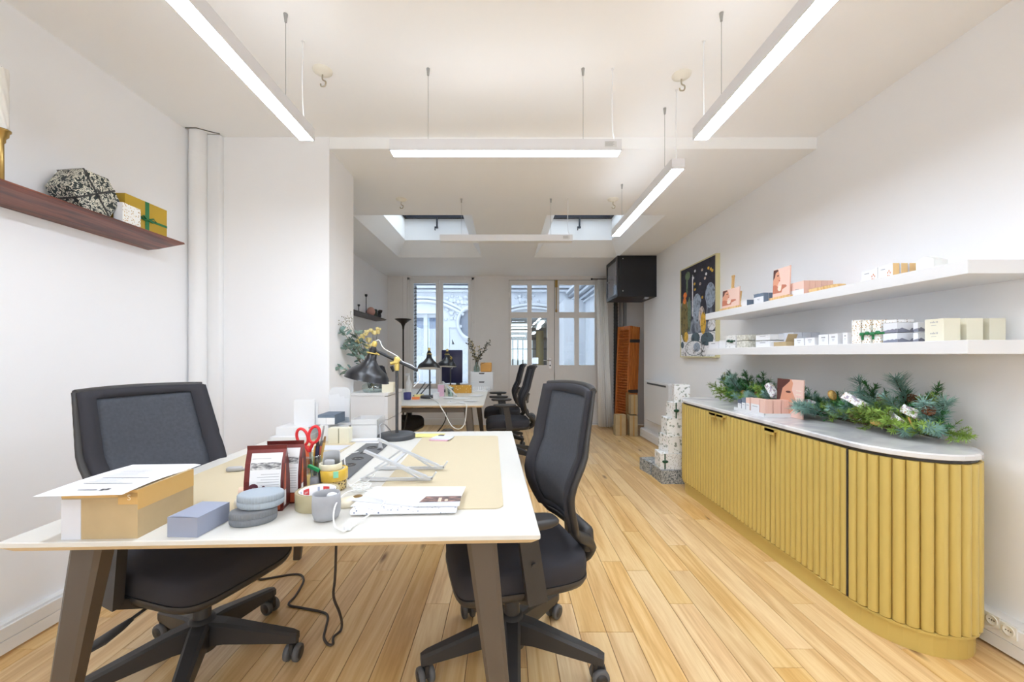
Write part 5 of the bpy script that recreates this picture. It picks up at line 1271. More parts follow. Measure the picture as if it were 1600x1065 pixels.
wc = thing('cable_coil', 'untidy coil of thin white cable behind the cream pouch', 'cable', (D(562, 775).x, D(562, 775).y + 0.02, 0.744))
m = MB(CABW); rr = random.Random(2)
m.tube(smooth_path([(rr.uniform(0.02, 0.045) * math.cos(k * 0.9), rr.uniform(0.012, 0.025) * math.sin(k * 0.9), 0.003 + 0.0012 * k) for k in range(24)], 3), 0.0018, 5); m.build('cord', wc)

# ------------------------------------------------------------------ near desk: rear part
def white_block(name, label, cat, px0, px1, pyb, pyt, dp, mats, group=None, z=TZ, fm=None):
    a = at_z(px0, pyb, z); b = at_z(px1, pyb, z); h = H - (pyt - CY) * a.y / F - z
    return carton(name, label, cat, ((a.x + b.x) / 2, a.y + dp / 2, z), 1.5, b.x - a.x, dp, h, mats, group, fm)
for k, (a, b) in enumerate(((512.5, 528), (529.5, 545))):
    white_block('cream_carton', ('left of the two cream cube boxes before the lamp', 'right of the two cream cube boxes before the lamp')[k], 'box', a, b, 693.5, 669, 0.05, [CREAM], 'cream cubes on the near desk')
white_block('white_tray_box', 'white open tray box to the left of the lamp base', 'tray', 548, 588, 686, 664, 0.16, [WHITE])
tr = MB(WHITE); zt = 0.812
tr.box(-0.072, 0.072, -0.08, 0.08, 0, 0.003).box(-0.072, -0.069, -0.08, 0.08, 0, 0.03).box(0.069, 0.072, -0.08, 0.08, 0, 0.03).box(-0.072, 0.072, -0.08, -0.077, 0, 0.03).box(-0.072, 0.072, 0.077, 0.08, 0, 0.03)
p_ = at_z(568, 686, TZ)
tag(tr.build('letter_tray', loc=(p_.x, p_.y + 0.08, H - (664 - CY) * p_.y / F + 0.0005), rot=(0, 0, 0.03)), 'white letter tray stacked on the tray box beside the lamp', 'tray')
for k in range(3):
    tag(MB((PAPER, GREYPAPER, PAPER)[k]).box(-0.105, 0.105, -0.03, 0.03, 0, 0.004).build('paper_stack', loc=(p_.x + 0.005, p_.y - 0.06, TZ + 0.0042 * k), rot=(0, 0, 0.05 * k)), ('lowest loose sheet in front of the white tray box', 'grey middle sheet in front of the white tray box', 'top white sheet in front of the white tray box')[k], 'paper')
white_block('white_base_box', 'white flat box under the row of small blue boxes', 'box', 499, 512, 690, 664.5, 0.13, [PAPER])
white_block('white_base_box', 'wide white box behind the cream cubes carrying blue boxes', 'box', 512, 545, 684, 664.5, 0.10, [PAPER])
zb_ = 0.829
for k, (a, b) in enumerate(((501, 514.5), (515, 529))):
    pa, pb2 = at_z(a, 664.5, zb_), at_z(b, 664.5, zb_)
for k in range(2):
    for j in range(3):
        w = 0.045
        carton('blue_label_box', 'slate blue box, %s one in the %s row on white boxes behind the pen jar' % (('left', 'right')[k], ('front', 'middle', 'back')[j]), 'box',
               (-0.985 + k * (w + 0.001), 2.185 + j * 0.046, 0.829 + 0.0006 * 0), 0, w, 0.044, 0.052, [SLATE, PAPER], 'blue boxes at the rear of the near desk', None)
        o = COL.objects[-1]
        if j == 0: MB(PAPER).box(-w / 2, w / 2, -0.0225, -0.022, 0, 0.036).build('front_label', o)
st = thing('card_stand', 'blank white card standing on a white box at the rear left of the near desk', 'card stand', (-1.13, 2.22, 0.74))
MB(WHITE).box(-0.11, 0.08, -0.10, 0.08, 0, 0.03).box(-0.10, 0.075, -0.06, 0.08, 0.03, 0.075).build('base_box', st)
MB(PAPER).box(-0.045, 0.07, 0.02, 0.024, 0.075, 0.215).box(0.05, 0.083, 0.03, 0.034, 0.075, 0.198).build('card', st)
hs = thing('sheet_holder', 'clear holder of leaning white sheets behind the blue boxes', 'paper holder', (-0.975, 2.365, 0.74))
for k in range(3):
    MB(PAPER).beam((0.0 + 0.012 * k, 0.0 + 0.003 * k, 0.0), (-0.035 + 0.03 * k, 0.004 + 0.003 * k, 0.23 - 0.012 * k), 0.06, 0.002, side=(1, 0.1, 0)).build('sheet', hs)
MB(glass('acrylic', (236, 240, 244), 0.05)).box(-0.05, 0.06, -0.012, -0.009, 0, 0.10).box(-0.05, 0.06, -0.012, 0.03, 0, 0.003).build('holder', hs)
rp = thing('rounded_panel', 'white panel with rounded top corners standing before the drawer unit', 'panel', (-0.99, 2.412, 0.74))
pr_ = roundrect(-0.062, 0.062, 0.0, 0.27, 0.03, 6)
MB(WHITE).loft([[(x, y, max(z, 0.0)) for x, z in pr_] for y in (-0.004, 0.004)], 0, False).box(-0.03, 0.03, -0.012, 0.012, 0, 0.004).build('panel', rp)
tag(MB(mat('yellow_paper', (236, 226, 140), 0.7)).prism([(-0.11, -0.05), (0.08, -0.05), (0.10, 0.05), (-0.07, 0.05)], 0, 0.0012).build('yellow_sheet', loc=(-0.45, 2.30, 0.7436)), 'yellow paper sheet to the right of the lamp base', 'paper')
tag(MB(BRONZE).lathe([(0.016, 0.0), (0.018, 0.002), (0.012, 0.004), (0.0, 0.004)], 16).build('dark_button', loc=(-0.365, 2.29, 0.7451)), 'small dark round cap on the yellow sheet', 'cap')
nt_ = thing('sticky_note_pad', 'pink and pale blue sticky note pad near the right chair', 'note pad', (D(688, 689).x, D(688, 689).y + 0.02, 0.7436), math.radians(-8))
MB(mat('pink_notes', (226, 186, 206), 0.7)).box(-0.055, 0.045, -0.035, 0.035, 0, 0.007).build('pink_notes', nt_)
MB(mat('pale_blue_notes', (214, 220, 236), 0.7)).prism([(-0.045, -0.03), (0.055, -0.03), (0.06, 0.045), (-0.04, 0.045)], 0.0072, 0.012).build('blue_notes', nt_)
gc = MB(mat('grey_clip', (178, 178, 180), 0.5)); gc.rbox(-0.035, 0.02, -0.012, 0.012, 0, 0.018, 0.006).cyl((0.02, 0, 0.006), (0.05, 0.004, 0.006), 0.005)
tag(gc.build('grey_clip', loc=(D(370, 737).x, D(370, 737).y, 0.7436), rot=(0, 0, 0.3)), 'small grey plastic clip left of the coffee bags', 'clip')
tag(MB(CREAM).rbox(-0.02, 0.02, -0.02, 0.02, 0, 0.05, 0.014, 3).build('cream_block', loc=(D(463, 722).x, D(463, 722).y + 0.02, 0.744)), 'rounded cream block behind the coffee bags', 'block')
wp = MB(GREYPAPER); wp.prism([(-0.11, -0.04), (0.10, -0.05), (0.12, 0.05), (-0.08, 0.06)], 0, 0.003)
tag(wp.build('printed_sheet', loc=(-0.90, 1.98, 0.7436), rot=(0, 0, 0.1)), 'pale sheets lying left of the cream cubes', 'paper')
# ------------------------------------------------------------------ far desk clutter
ZD = 0.7402
mo = thing('monitor', 'dark monitor seen from behind on the far desk', 'monitor', (-0.70, 5.28, ZD), math.radians(0))
MB(mat('monitor_back', (34, 34, 70), 0.4)).rbox(-0.135, 0.135, -0.02, 0.01, 0.10, 0.53, 0.006, 1).build('screen', mo)
MB(BLACK).box(0.05, 0.10, 0.0, 0.03, 0.0, 0.16).box(-0.04, 0.16, -0.06, 0.09, 0, 0.012).build('stand', mo)
cup = thing('blue_cup', 'dark blue cup at the left front of the far desk', 'cup', (at_z(641, 622, ZD).x, 4.2, ZD))
MB(mat('navy_ceramic', (64, 66, 128), 0.4)).lathe([(0.0, 0), (0.034, 0.0), (0.038, 0.004), (0.040, 0.075), (0.037, 0.075), (0.035, 0.008), (0, 0.008)], 20).build('cup_body', cup)
bt = thing('white_bottle', 'white spray bottle behind the blue cup on the far desk', 'bottle', (-1.08, 4.5, ZD))
MB(WHITE).lathe([(0.0, 0), (0.035, 0), (0.037, 0.004), (0.037, 0.12), (0.03, 0.16), (0.014, 0.19), (0.012, 0.23), (0.0, 0.235)], 18).build('bottle_body', bt)
MB(WHITE).box(-0.03, 0.012, -0.01, 0.01, 0.235, 0.26).build('pump', bt)
gl = thing('drinking_glass', 'clear drinking glass on the far desk beside the white bottle', 'glass', (-0.62, 4.55, ZD))
MB(JAR).lathe([(0, 0.004), (0.03, 0.0), (0.036, 0.1), (0.034, 0.1), (0.028, 0.006), (0.0, 0.006)], 18).build('tumbler', gl)
OB = ramp_mat('orange_print', 'voronoi', [(0.0, (246, 238, 214)), (0.16, (240, 200, 110)), (0.22, (212, 158, 60)), (0.9, (206, 150, 54))], 40, 0.6, const=True)
a = at_z(701, 614, ZD); b = at_z(736, 614, ZD)
carton('orange_box', 'orange patterned box in the middle of the far desk', 'box', ((a.x + b.x) / 2, a.y + 0.05, ZD), 0, b.x - a.x, 0.10, 0.095, [OB])
kb = thing('white_keyboard', 'white row of small caps on the right of the far desk', 'keyboard', (at_z(752, 611, ZD).x, at_z(752, 611, ZD).y, ZD), math.radians(4))
MB(PAPER).box(-0.11, 0.11, -0.05, 0.05, 0, 0.02).build('tray', kb)
for k in range(8): MB(PAPER).lathe([(0.011, 0.0), (0.011, 0.04), (0.0, 0.042)], 10, c=(-0.096 + k * 0.0275, -0.03, 0.02)).build('cap', kb)
pkb = at_z(684, 616, ZD)
carton('pink_box', 'pink and white small box behind the front lamp on the far desk', 'box', (-0.73, 4.55, ZD), 10, 0.07, 0.06, 0.13, [mat('pink_white_print', (232, 190, 210), 0.6), PAPER], fm=(0, 1, 0, 0, 1, 1))
carton('white_cube', 'small white cube box to the right of the front lamp base', 'box', (-0.735, 4.27, ZD), -6, 0.055, 0.05, 0.07, [PAPER])
carton('cream_slab', 'pale cream box beside the pink one on the far desk', 'box', (-0.655, 4.62, ZD), 0, 0.06, 0.06, 0.11, [CREAM])
tag(MB(mat('yellow_notes', (244, 224, 150), 0.7)).box(-0.05, 0.05, -0.04, 0.04, 0, 0.03).build('yellow_block', loc=(-0.95, 4.42, ZD), rot=(0, 0, 0.3)), 'pale yellow note block left of the front lamp base', 'note block')
tag(MB(mat('orange_notes', (240, 140, 80), 0.7)).box(-0.04, 0.04, -0.03, 0.03, 0, 0.022).build('orange_block', loc=(-0.945, 4.24, ZD), rot=(0, 0, 0.2)), 'small orange note block at the front of the far desk', 'note block')
rr = random.Random(9)
for k, (px, py, w, l, lb) in enumerate(((712, 628, 0.16, 0.12, 'loose white sheet at the front edge of the far desk'), (722, 622, 0.18, 0.12, 'loose white sheet before the orange box'), (744, 618, 0.14, 0.16, 'tilted printed sheet right of the orange box'), (700, 622, 0.10, 0.10, 'small white card near the front lamp base'), (735, 627, 0.14, 0.06, 'narrow white strip of paper at the front of the far desk'))):
    p = at_z(px, py, ZD)
    tag(MB(PAPER).box(-w / 2, w / 2, -l / 2, l / 2, 0, 0.0016).build('loose_sheet', loc=(p.x, p.y, ZD + 0.0018 * k), rot=(0, 0, rr.uniform(-0.4, 0.4))), lb, 'paper')
sl = thing('grey_stapler', 'grey metal tool leaning in front of the orange box', 'tool', (-0.60, 4.48, ZD))
MB(ALM).beam((-0.10, 0, 0.17), (0.06, -0.02, 0.012), 0.02, 0.014).build('body', sl)
for k, (x0, x1) in enumerate(((-1.02, -0.92), (-0.99, -0.87))):
    tag(MB(RUBBER).beam((x0, 4.6 + 0.1 * k, ZD + 0.008), (x1, 4.62 + 0.1 * k, ZD + 0.15), 0.006, 0.014).box(x0 - 0.03, x0 + 0.03, 4.56 + 0.1 * k, 4.64 + 0.1 * k, ZD, ZD + 0.006).build('thin_stand', loc=(0, 0, 0)), ('thin grey tablet stand, the nearer one beside the bottle', 'thin grey tablet stand, the farther one beside the bottle')[k], 'stand')
tag(MB(CABW).tube(smooth_path([(-0.80, 4.28, ZD + 0.012), (-0.70, 4.05, ZD + 0.006), (-0.62, 3.77, ZD + 0.006), (-0.60, 3.735, ZD - 0.02), (-0.56, 3.73, 0.66), (-0.50, 3.73, 0.55), (-0.43, 3.73, 0.52), (-0.38, 3.73, 0.57), (-0.365, 3.735, 0.68), (-0.365, 3.74, ZD + 0.004), (-0.42, 3.85, ZD + 0.006), (-0.55, 4.0, ZD + 0.006)]), 0.005, 6).build('hanging_cable'), 'white cord drooping in a loop over the far desk edge', 'cable')
tag(MB(BLACK).tube(smooth_path([(-0.97, 4.0, 0.66), (-1.02, 4.0, 0.40), (-1.10, 4.02, 0.1), (-1.20, 4.05, 0.008), (-1.5, 4.1, 0.008)]), 0.006, 6).build('black_cord'), 'black cord hanging straight under the far desk', 'cable')
tag(MB(BLACK).tube(smooth_path([(-0.68, 4.6, 0.66), (-0.68, 4.6, 0.5), (-0.72, 4.6, 0.40), (-0.80, 4.55, 0.30), (-0.85, 4.5, 0.2)]), 0.006, 6).build('black_cord'), 'short black cord hanging above the grey bag under the far desk', 'cable')
bgm = MB(mat('grey_plastic_bag', (168, 164, 160), 0.45, var=0.2, vscale=20)); rr = random.Random(4)
rings = []
for k in range(8):
    z = 0.26 * k / 7; r0 = 0.16 * math.sin(PI * (0.25 + 0.7 * k / 7)) + 0.02
    rings.append([((r0 + rr.uniform(-0.025, 0.025)) * math.cos(2 * PI * j / 16), (r0 + rr.uniform(-0.025, 0.025)) * math.sin(2 * PI * j / 16), z if k else 0) for j in range(16)])
bgm.loft(rings, 0, False)
tag(bgm.build('crumpled_bag', loc=(-0.74, 5.15, 0.0)), 'crumpled grey plastic bag on the floor under the far desk', 'bag')
# small two-drawer box with plant at the end of the far desk
sb = thing('mini_drawers', 'small white two drawer box at the rear of the far desk', 'drawer box', (-0.315, 5.38, ZD))
MB(WHITE).box(-0.15, 0.15, -0.06, 0.13, 0, 0.24).build('body', sb)
for k in range(2):
    f_ = MB(WHITE).box(-0.145, 0.145, -0.072, -0.0605, 0.012 + k * 0.113, 0.118 + k * 0.113).build('drawer_front', sb)
    MB(BLACK).prism([(-0.04, 0), (0.04, 0), (0.03, -0.016), (-0.03, -0.016)], 0, 0.002, M=T((0, -0.072, 0.117 + k * 0.113)) @ R('X', 90)).build('finger_slot', f_)
va = thing('dried_bouquet', 'pale glass vase with dried leafy branches on the mini drawers', 'vase', (-0.385, 5.37, ZD + 0.24))
MB(glass('pale_green_glass', (206, 226, 222), 0.12)).lathe([(0, 0.003), (0.035, 0), (0.042, 0.02), (0.04, 0.06), (0.02, 0.10), (0.022, 0.13)], 18, cap1=False).build('vase_body', va)
DL = mat('dried_leaf', (58, 62, 50), 0.8, var=0.3, vscale=30); DT = mat('dried_tan', (176, 158, 112), 0.8, var=0.15)
rr = random.Random(21)
for k in range(11):
    ang = rr.uniform(-1, 1); L = rr.uniform(0.3, 0.44)
    e = Vector((0.20 * ang * L / 0.44 + 0.02, rr.uniform(-0.05, 0.05), L))
    pts = smooth_path([(0, 0, 0.01), (e.x * 0.2, e.y * 0.3, L * 0.45), e], 5)
    m = MB(STEM, DL if k % 3 else DT).tube(pts, 0.002, 4)
    for q in range(5, len(pts)):
        for s in range(2):
            p = Vector(pts[q]); d = Vector((rr.uniform(-1, 1), rr.uniform(-0.6, 0.6), rr.uniform(-0.3, 0.9))).normalized() * rr.uniform(0.03, 0.05); n_ = d.orthogonal().normalized() * 0.009
            m.add([p, p + d * 0.5 + n_, p + d, p + d * 0.5 - n_], [(0, 1, 2, 3)], 1)
    m.build('dried_branch', va)
oc = thing('kraft_pouch', 'orange tan rounded box beside the dried bouquet', 'box', (-0.26, 5.37, ZD + 0.24))
MB(mat('tan_orange_card', (214, 158, 84), 0.6, var=0.06)).rbox(-0.075, 0.075, -0.035, 0.035, 0, 0.125, 0.015, 3).build('carton', oc)
MB(BLACK).tube(smooth_path([(-0.075, -0.036, 0.09), (-0.06, -0.037, 0.11), (-0.03, -0.037, 0.118), (-0.01, -0.036, 0.124)]), 0.003, 5).build('cord', oc)
# uplighter
ul = thing('floor_lamp', 'dark uplighter floor lamp with bowl shade beside the window', 'floor lamp', (-1.60, 6.30, 0))
UD = mat('dark_bronze', (48, 42, 36), 0.35, 0.4)
MB(UD).lathe([(0, 0), (0.13, 0), (0.13, 0.015), (0.02, 0.03), (0, 0.03)], 28).build('base', ul)
MB(UD).cyl((0, 0, 0.02), (0, 0, 1.66), 0.012).build('pole', ul)
MB(UD).lathe([(0.012, 1.60), (0.02, 1.66), (0.04, 1.70), (0.10, 1.745), (0.132, 1.765), (0.128, 1.768), (0.09, 1.75), (0.0, 1.71)], 28).build('bowl_shade', ul)

# ------------------------------------------------------------------ products on the white shelves
BX = 1.765
def yx(px, X): return X * F / (px - CX)
def shelf_row(z, px_far, px_near, pyt, n, dx, mats, label, group, fm=None, X=BX, gap=0.002, name='product_box', zoff=0.0, front=None, cat='box', back_label=None):
    """n boxes in a row from the shelf front towards the wall; front face spans px_far..px_near"""
    y1, y0 = yx(px_far, X), yx(px_near, X)
    h = H - (pyt - CY) * y0 / F - z - zoff
    out = []
    for k in range(n):
        lb_ = label if k == 0 or not back_label else back_label
        if n > 1: lb_ += ', ' + ('front', 'second', 'third', 'fourth', 'fifth')[k] + ' in line'
        o = carton(name, lb_, cat, (X + dx / 2 + k * (dx + gap), (y0 + y1) / 2, z + zoff + 0.0003), 0, dx, y1 - y0, h, mats, group, fm)
        if front and k == 0:
            decal('front_print', o, (-dx / 2, (y1 - y0) / 2, 0), (0, -(y1 - y0), 0), (0, 0, h), front)
        out.append(o)
    return out
TXT = [(rect(0.3, 0.66, 0.7, 0.76), INKLIGHT), (rect(0.36, 0.46, 0.64, 0.5), INKLIGHT), (rect(0.40, 0.36, 0.6, 0.39), INKLIGHT)]
BRD = [(rect(0.30, 0.64, 0.34, 0.74), INKLIGHT), (rect(0.37, 0.64, 0.42, 0.74), INKLIGHT), (rect(0.45, 0.64, 0.48, 0.8), INKLIGHT), (rect(0.51, 0.64, 0.56, 0.74), INKLIGHT), (rect(0.60, 0.64, 0.63, 0.8), INKLIGHT), (rect(0.66, 0.64, 0.69, 0.8), INKLIGHT), (rect(0.35, 0.4, 0.62, 0.43), INKLIGHT)]
# photo card of a face in profile
FACE = mat('card_skin', (222, 160, 130), 0.6); FACED = mat('card_skin_deep', (196, 122, 96), 0.6); HAIR = mat('card_hair', (92, 52, 46), 0.6); LIP = mat('card_lip', (176, 84, 78), 0.6); BLUSH = mat('card_blush', (238, 204, 190), 0.6); SOAP = mat('card_soap', (240, 224, 206), 0.6)
def face_card(name, parent, O, U, V, close=False):
    if close:
        sh = [(rect(0, 0, 1, 1), BLUSH), ([(0, 0), (0.50, 0), (0.55, 0.12), (0.66, 0.2), (0.6, 0.26), (0.68, 0.32), (0.60, 0.38), (0.74, 0.47), (0.64, 0.62), (0.58, 0.72), (0.62, 0.9), (0.55, 1), (0, 1)], FACE), ([(0, 0.3), (0.14, 0.45), (0.22, 0.75), (0.5, 0.95), (0.5, 1), (0, 1)], HAIR),
              (oval(0.45, 0.66, 0.1, 0.03), HAIR), ([(0.52, 0.25), (0.66, 0.27), (0.6, 0.33), (0.5, 0.31)], LIP), ([(0, 0), (0.3, 0), (0.2, 0.25), (0, 0.3)], FACED)] + [(rect(0.74, 0.7 - 0.1 * k, 0.93, 0.73 - 0.1 * k), SOAP) for k in range(4)]
    else:
        sh = [(rect(0, 0, 1, 1), BLUSH), ([(0, 0.25), (0.22, 0.3), (0.36, 0.5), (0.44, 0.54), (0.40, 0.58), (0.45, 0.62), (0.40, 0.70), (0.36, 0.84), (0.3, 0.95), (0.05, 0.95), (0, 0.8)], FACE), ([(0, 0.62), (0.1, 0.72), (0.14, 0.86), (0.32, 0.93), (0.26, 0.98), (0.02, 0.98), (0, 0.95)], HAIR),
              ([(0, 0.05), (0.55, 0.12), (0.6, 0.3), (0.35, 0.34), (0.12, 0.44), (0, 0.42)], FACED), (oval(0.42, 0.28, 0.12, 0.10), SOAP), ([(0.5, 0.2), (0.85, 0.3), (0.8, 0.36), (0.55, 0.4)], FACED), (oval(0.29, 0.75, 0.06, 0.025), HAIR), (oval(0.39, 0.565, 0.045, 0.018), LIP), (rect(0, 0, 1, 0.12), BLUSH)]
    return decal(name, parent, O, U, V, sh, 0.0003)
def photo_card(label, px_far, px_near, py_top, z0, X, easel, close=False, zb=None):
    y1, y0 = yx(px_far, X), yx(px_near, X); w = y1 - y0; h = H - (py_top - CY) * y0 / F - z0
    t = thing('photo_card', label, 'photo card', (X, (y0 + y1) / 2, z0), 0, 'pink photo cards')
    zc = 0.02 if not close else 0.0
    lean = 0.008
    M = R('Y', math.degrees(math.atan2(lean, h)))
    cm = MB(PINK).box(0, 0.006, -w / 2, w / 2, zc, h); co = cm.build('card', t, M=M)
    face_card('portrait_print', co, (0, w / 2, zc), (0, -w, 0), (0, 0, h - zc), close)
    if not close: MB(PALEWOOD).box(-0.018, 0.03, -w / 2 - 0.004, w / 2 + 0.004, 0.0, 0.016).build('wooden_base', t)
    if easel:
        MB(PALEWOOD).box(0.008, 0.018, 0.006, 0.012, 0.014, h + 0.105).box(0.008, 0.018, -0.012, -0.006, 0.014, h + 0.105).box(0.006, 0.02, -0.013, 0.013, h + 0.09, h + 0.105).box(0.006, 0.02, -0.014, 0.014, h + 0.0, h + 0.015).build('easel_mast', t, M=M)
        MB(PALEWOOD).beam((0.012, -w / 2 + 0.01, 0.014), (0.03, -w / 2 + 0.018, h * 0.8), 0.01, 0.01).beam((0.012, w / 2 - 0.01, 0.014), (0.03, w / 2 - 0.018, h * 0.8), 0.01, 0.01).beam((0.09, 0, 0.0), (0.035, 0, h * 0.95), 0.01, 0.01).build('easel_legs', t)
    return t
# upper shelf
photo_card('pink portrait card on a tiny wooden easel at the far end of the upper shelf', 1128, 1154, 447, ZU + 0.0003, 1.745, True)
shelf_row(ZU, 1157, 1167, 468, 2, 0.05, [SLATE, PAPER], 'small white and slate box right of the easel on the upper shelf', 'slate boxes on the upper shelf', fm=(0, 0, 0, 0, 1, 0))
shelf_row(ZU, 1178, 1193, 457, 5, 0.034, [SLATE, PAPER], 'white fronted slate box before the standing portrait card', 'slate box row on the upper shelf', fm=(0, 0, 0, 0, 1, 0), front=[(rect(0, 0.7, 1, 1), SLATE)] + TXT[1:], back_label='slate box behind the white fronted one, upper shelf')
tag(MB(SLATE).box(-0.02, 0.02, -0.003, 0.003, 0, 0.075).box(-0.02, 0.02, -0.003, 0.05, 0.072, 0.076).build('slate_flap', loc=(1.79, 2.83, ZU)), 'upright slate blue flap between the slate boxes on the upper shelf', 'card')
photo_card('pink portrait card in wooden base in the middle of the upper shelf', 1207, 1233, 414, ZU + 0.0003, 1.745, False)
shelf_row(ZU, 1235, 1256, 438, 5, 0.033, [PINKSIDE, BLUSH], 'pink box in the row right of the standing portrait card', 'pink box row on the upper shelf', fm=(0, 0, 0, 0, 1, 0), front=[(rect(0, 0, 1, 0.45), PAPER)] + TXT[1:2])
for k, (px, lb) in enumerate(((1281, 'flat pale wood dish after the pink boxes on the upper shelf'), (1302, 'larger flat pale wood dish in the middle of the upper shelf'))):
    X = 1.80
    m = MB(PALEWOOD); m.loft([[(x * q, y * q, z) for x, y in superell(0.04, 0.06, 28, 2.6)] for z, q in ((0, 0.85), (0.02, 1.0), (0.026, 1.0), (0.02, 0.9))], 0, True)
    tag(m.build('wooden_dish', loc=(X, yx(px, X), ZU + 0.0003)), lb, 'dish')
SPOT = mat('orange_flower_print', (214, 150, 110), 0.6)
flw = [(oval(0.75 + 0.09 * math.cos(q), 0.3 + 0.2 * math.sin(q), 0.04, 0.09, 7), SPOT) for q in (0.3, 1.5, 2.7, 3.9, 5.1)] + [(rect(0.2, 0.66, 0.5, 0.72), INKLIGHT)]
shelf_row(ZU, 1346, 1371, 418, 1, 0.06, [PAPER], 'white box with flower print, first of the two on the upper shelf', 'flower boxes on the upper shelf', front=flw)
PEACH = mat('peach_card', (232, 196, 140), 0.6)
ob = shelf_row(ZU, 1372, 1395, 411, 4, 0.030, [PEACH, PAPER], 'flower print box with peach end on the upper shelf', 'flower boxes on the upper shelf', fm=(1, 1, 0, 1, 1, 1), front=flw, gap=0.008, back_label='peach ended box behind the flower print box')
cyl = MB(mat('white_soap', (240, 240, 236), 0.5)); cyl.lathe([(0.0, 0), (0.03, 0), (0.036, 0.004), (0.036, 0.085), (0.03, 0.09), (0.0, 0.09)], 6, M=T((0, 0, 0.033)) @ R('Z', 12) @ R('Y', 90), smooth=False)
tag(cyl.build('hexagonal_box', loc=(1.80, 1.735, ZU)), 'white six sided box lying near the front end of the upper shelf', 'box')
# lower shelf
WB = 'white boxes on the lower shelf'
shelf_row(ZLO, 1107, 1122, 533, 2, 0.05, [PAPER], 'plain white box at the far end of the lower shelf', WB, front=TXT[:1])
shelf_row(ZLO, 1124, 1133, 531, 2, 0.05, [PAPER], 'plain white box next to the ribboned floral box on the lower shelf', WB)
o = shelf_row(ZLO, 1135, 1149, 523, 1, 0.07, [FLORAL, PAPER], 'floral box with dark green bow at the far part of the lower shelf', 'floral boxes on the lower shelf', fm=(1, 0, 1, 1, 0, 1))[0]
MB(mat('dark_green_ribbon', (34, 76, 52), 0.5)).sphere((-0.042, 0.02, 0.055), 0.02, 8, 5, sc=(0.4, 1, 0.6)).sphere((-0.042, -0.02, 0.05), 0.02, 8, 5, sc=(0.4, 1, 0.6)).box(-0.0365, -0.0355, -0.06, 0.06, 0.048, 0.058).build('bow', o)
BEIGEP = ramp_mat('beige_leaf_print', 'noise', [(0.3, (176, 172, 156)), (0.5, (206, 203, 190)), (0.6, (226, 224, 214))], 60, 0.6, 3)
for k in range(2):
    shelf_row(ZLO, 1151, 1169, 532 if k == 0 else 522.5, 2, 0.05, [BEIGEP, BEIGEP], ('bottom beige leaf print box on the lower shelf', 'top beige leaf print box on the lower shelf')[k], 'beige boxes on the lower shelf', zoff=0 if k == 0 else 0.054)
for k in range(2):
    shelf_row(ZLO, 1181, 1203, 532 if k == 0 else 522, 3, 0.055, [PAPER], ('bottom white flat box beside the beige boxes', 'top white flat box beside the beige boxes')[k], WB, zoff=0 if k == 0 else 0.046, front=[(rect(0.1, 0.86, 0.9, 0.9), INKLIGHT)] + TXT[:1])
shelf_row(ZLO, 1218, 1240, 519, 3, 0.055, [mat('light_grey_card', (206, 208, 214), 0.7), SLATE], 'light grey box behind the open kraft tray on the lower shelf', 'grey boxes on the lower shelf', X=1.86, fm=(0, 1, 0, 0, 0, 0))
kt = thing('kraft_tray', 'open kraft sleeve box lying in the middle of the lower shelf', 'box', (1.79, yx(1226, 1.79), ZLO + 0.0003))
MB(KRAFT).box(-0.03, 0.03, -0.06, 0.06, 0, 0.028).build('sleeve', kt)
MB(KRAFT).beam((0.0, -0.05, 0.028), (0.0, -0.075, 0.075), 0.06, 0.002, side=(1, 0, 0)).build('flap', kt)
for (a, b, t_, n_, lb) in ((1241, 1256, 528, 1, 'small white box just right of the kraft sleeve box'), (1258, 1273, 527, 2, 'small white box second from the kraft sleeve box'), (1279, 1294, 522, 1, 'tall white box in the middle of the lower shelf, left of its twin'), (1295, 1309, 521, 2, 'tall white box right of its twin, mid lower shelf'), (1317, 1324, 519, 1, 'narrow white box left of the tall floral boxes')):
    shelf_row(ZLO, a, b, t_, n_, 0.045, [PAPER], lb, WB, front=TXT)
for k, (a, b) in enumerate(((1331, 1344.5), (1347, 1360), (1364, 1376))):
    o = shelf_row(ZLO, a, b, 499.5, 1, 0.05, [FLORALY], ('tall floral box without ribbon on the lower shelf', 'tall floral box with green bow, left of two', 'tall floral box with green bow, beside the mountain print boxes')[k], 'tall floral boxes on the lower shelf')[0]
    if k:
        MB(GR).box(-0.0262, -0.0252, -0.04, 0.036, 0.042, 0.052).sphere((-0.034, 0.014, 0.046), 0.014, 8, 5, sc=(0.5, 1, 0.7)).sphere((-0.034, -0.014, 0.05), 0.014, 8, 5, sc=(0.5, 1, 0.7)).box(-0.03, -0.026, 0.012, 0.02, 0.018, 0.045).build('bow', o)
MTN = mat('mountain_grey', (128, 130, 146), 0.7); MTNB = mat('mountain_box_paper', (226, 228, 234), 0.7)
mtn = [([(0, 0), (1, 0), (1, 0.34), (0.92, 0.38), (0.8, 0.30), (0.66, 0.36), (0.5, 0.28), (0.36, 0.32), (0.2, 0.24), (0, 0.2)], MTN)]
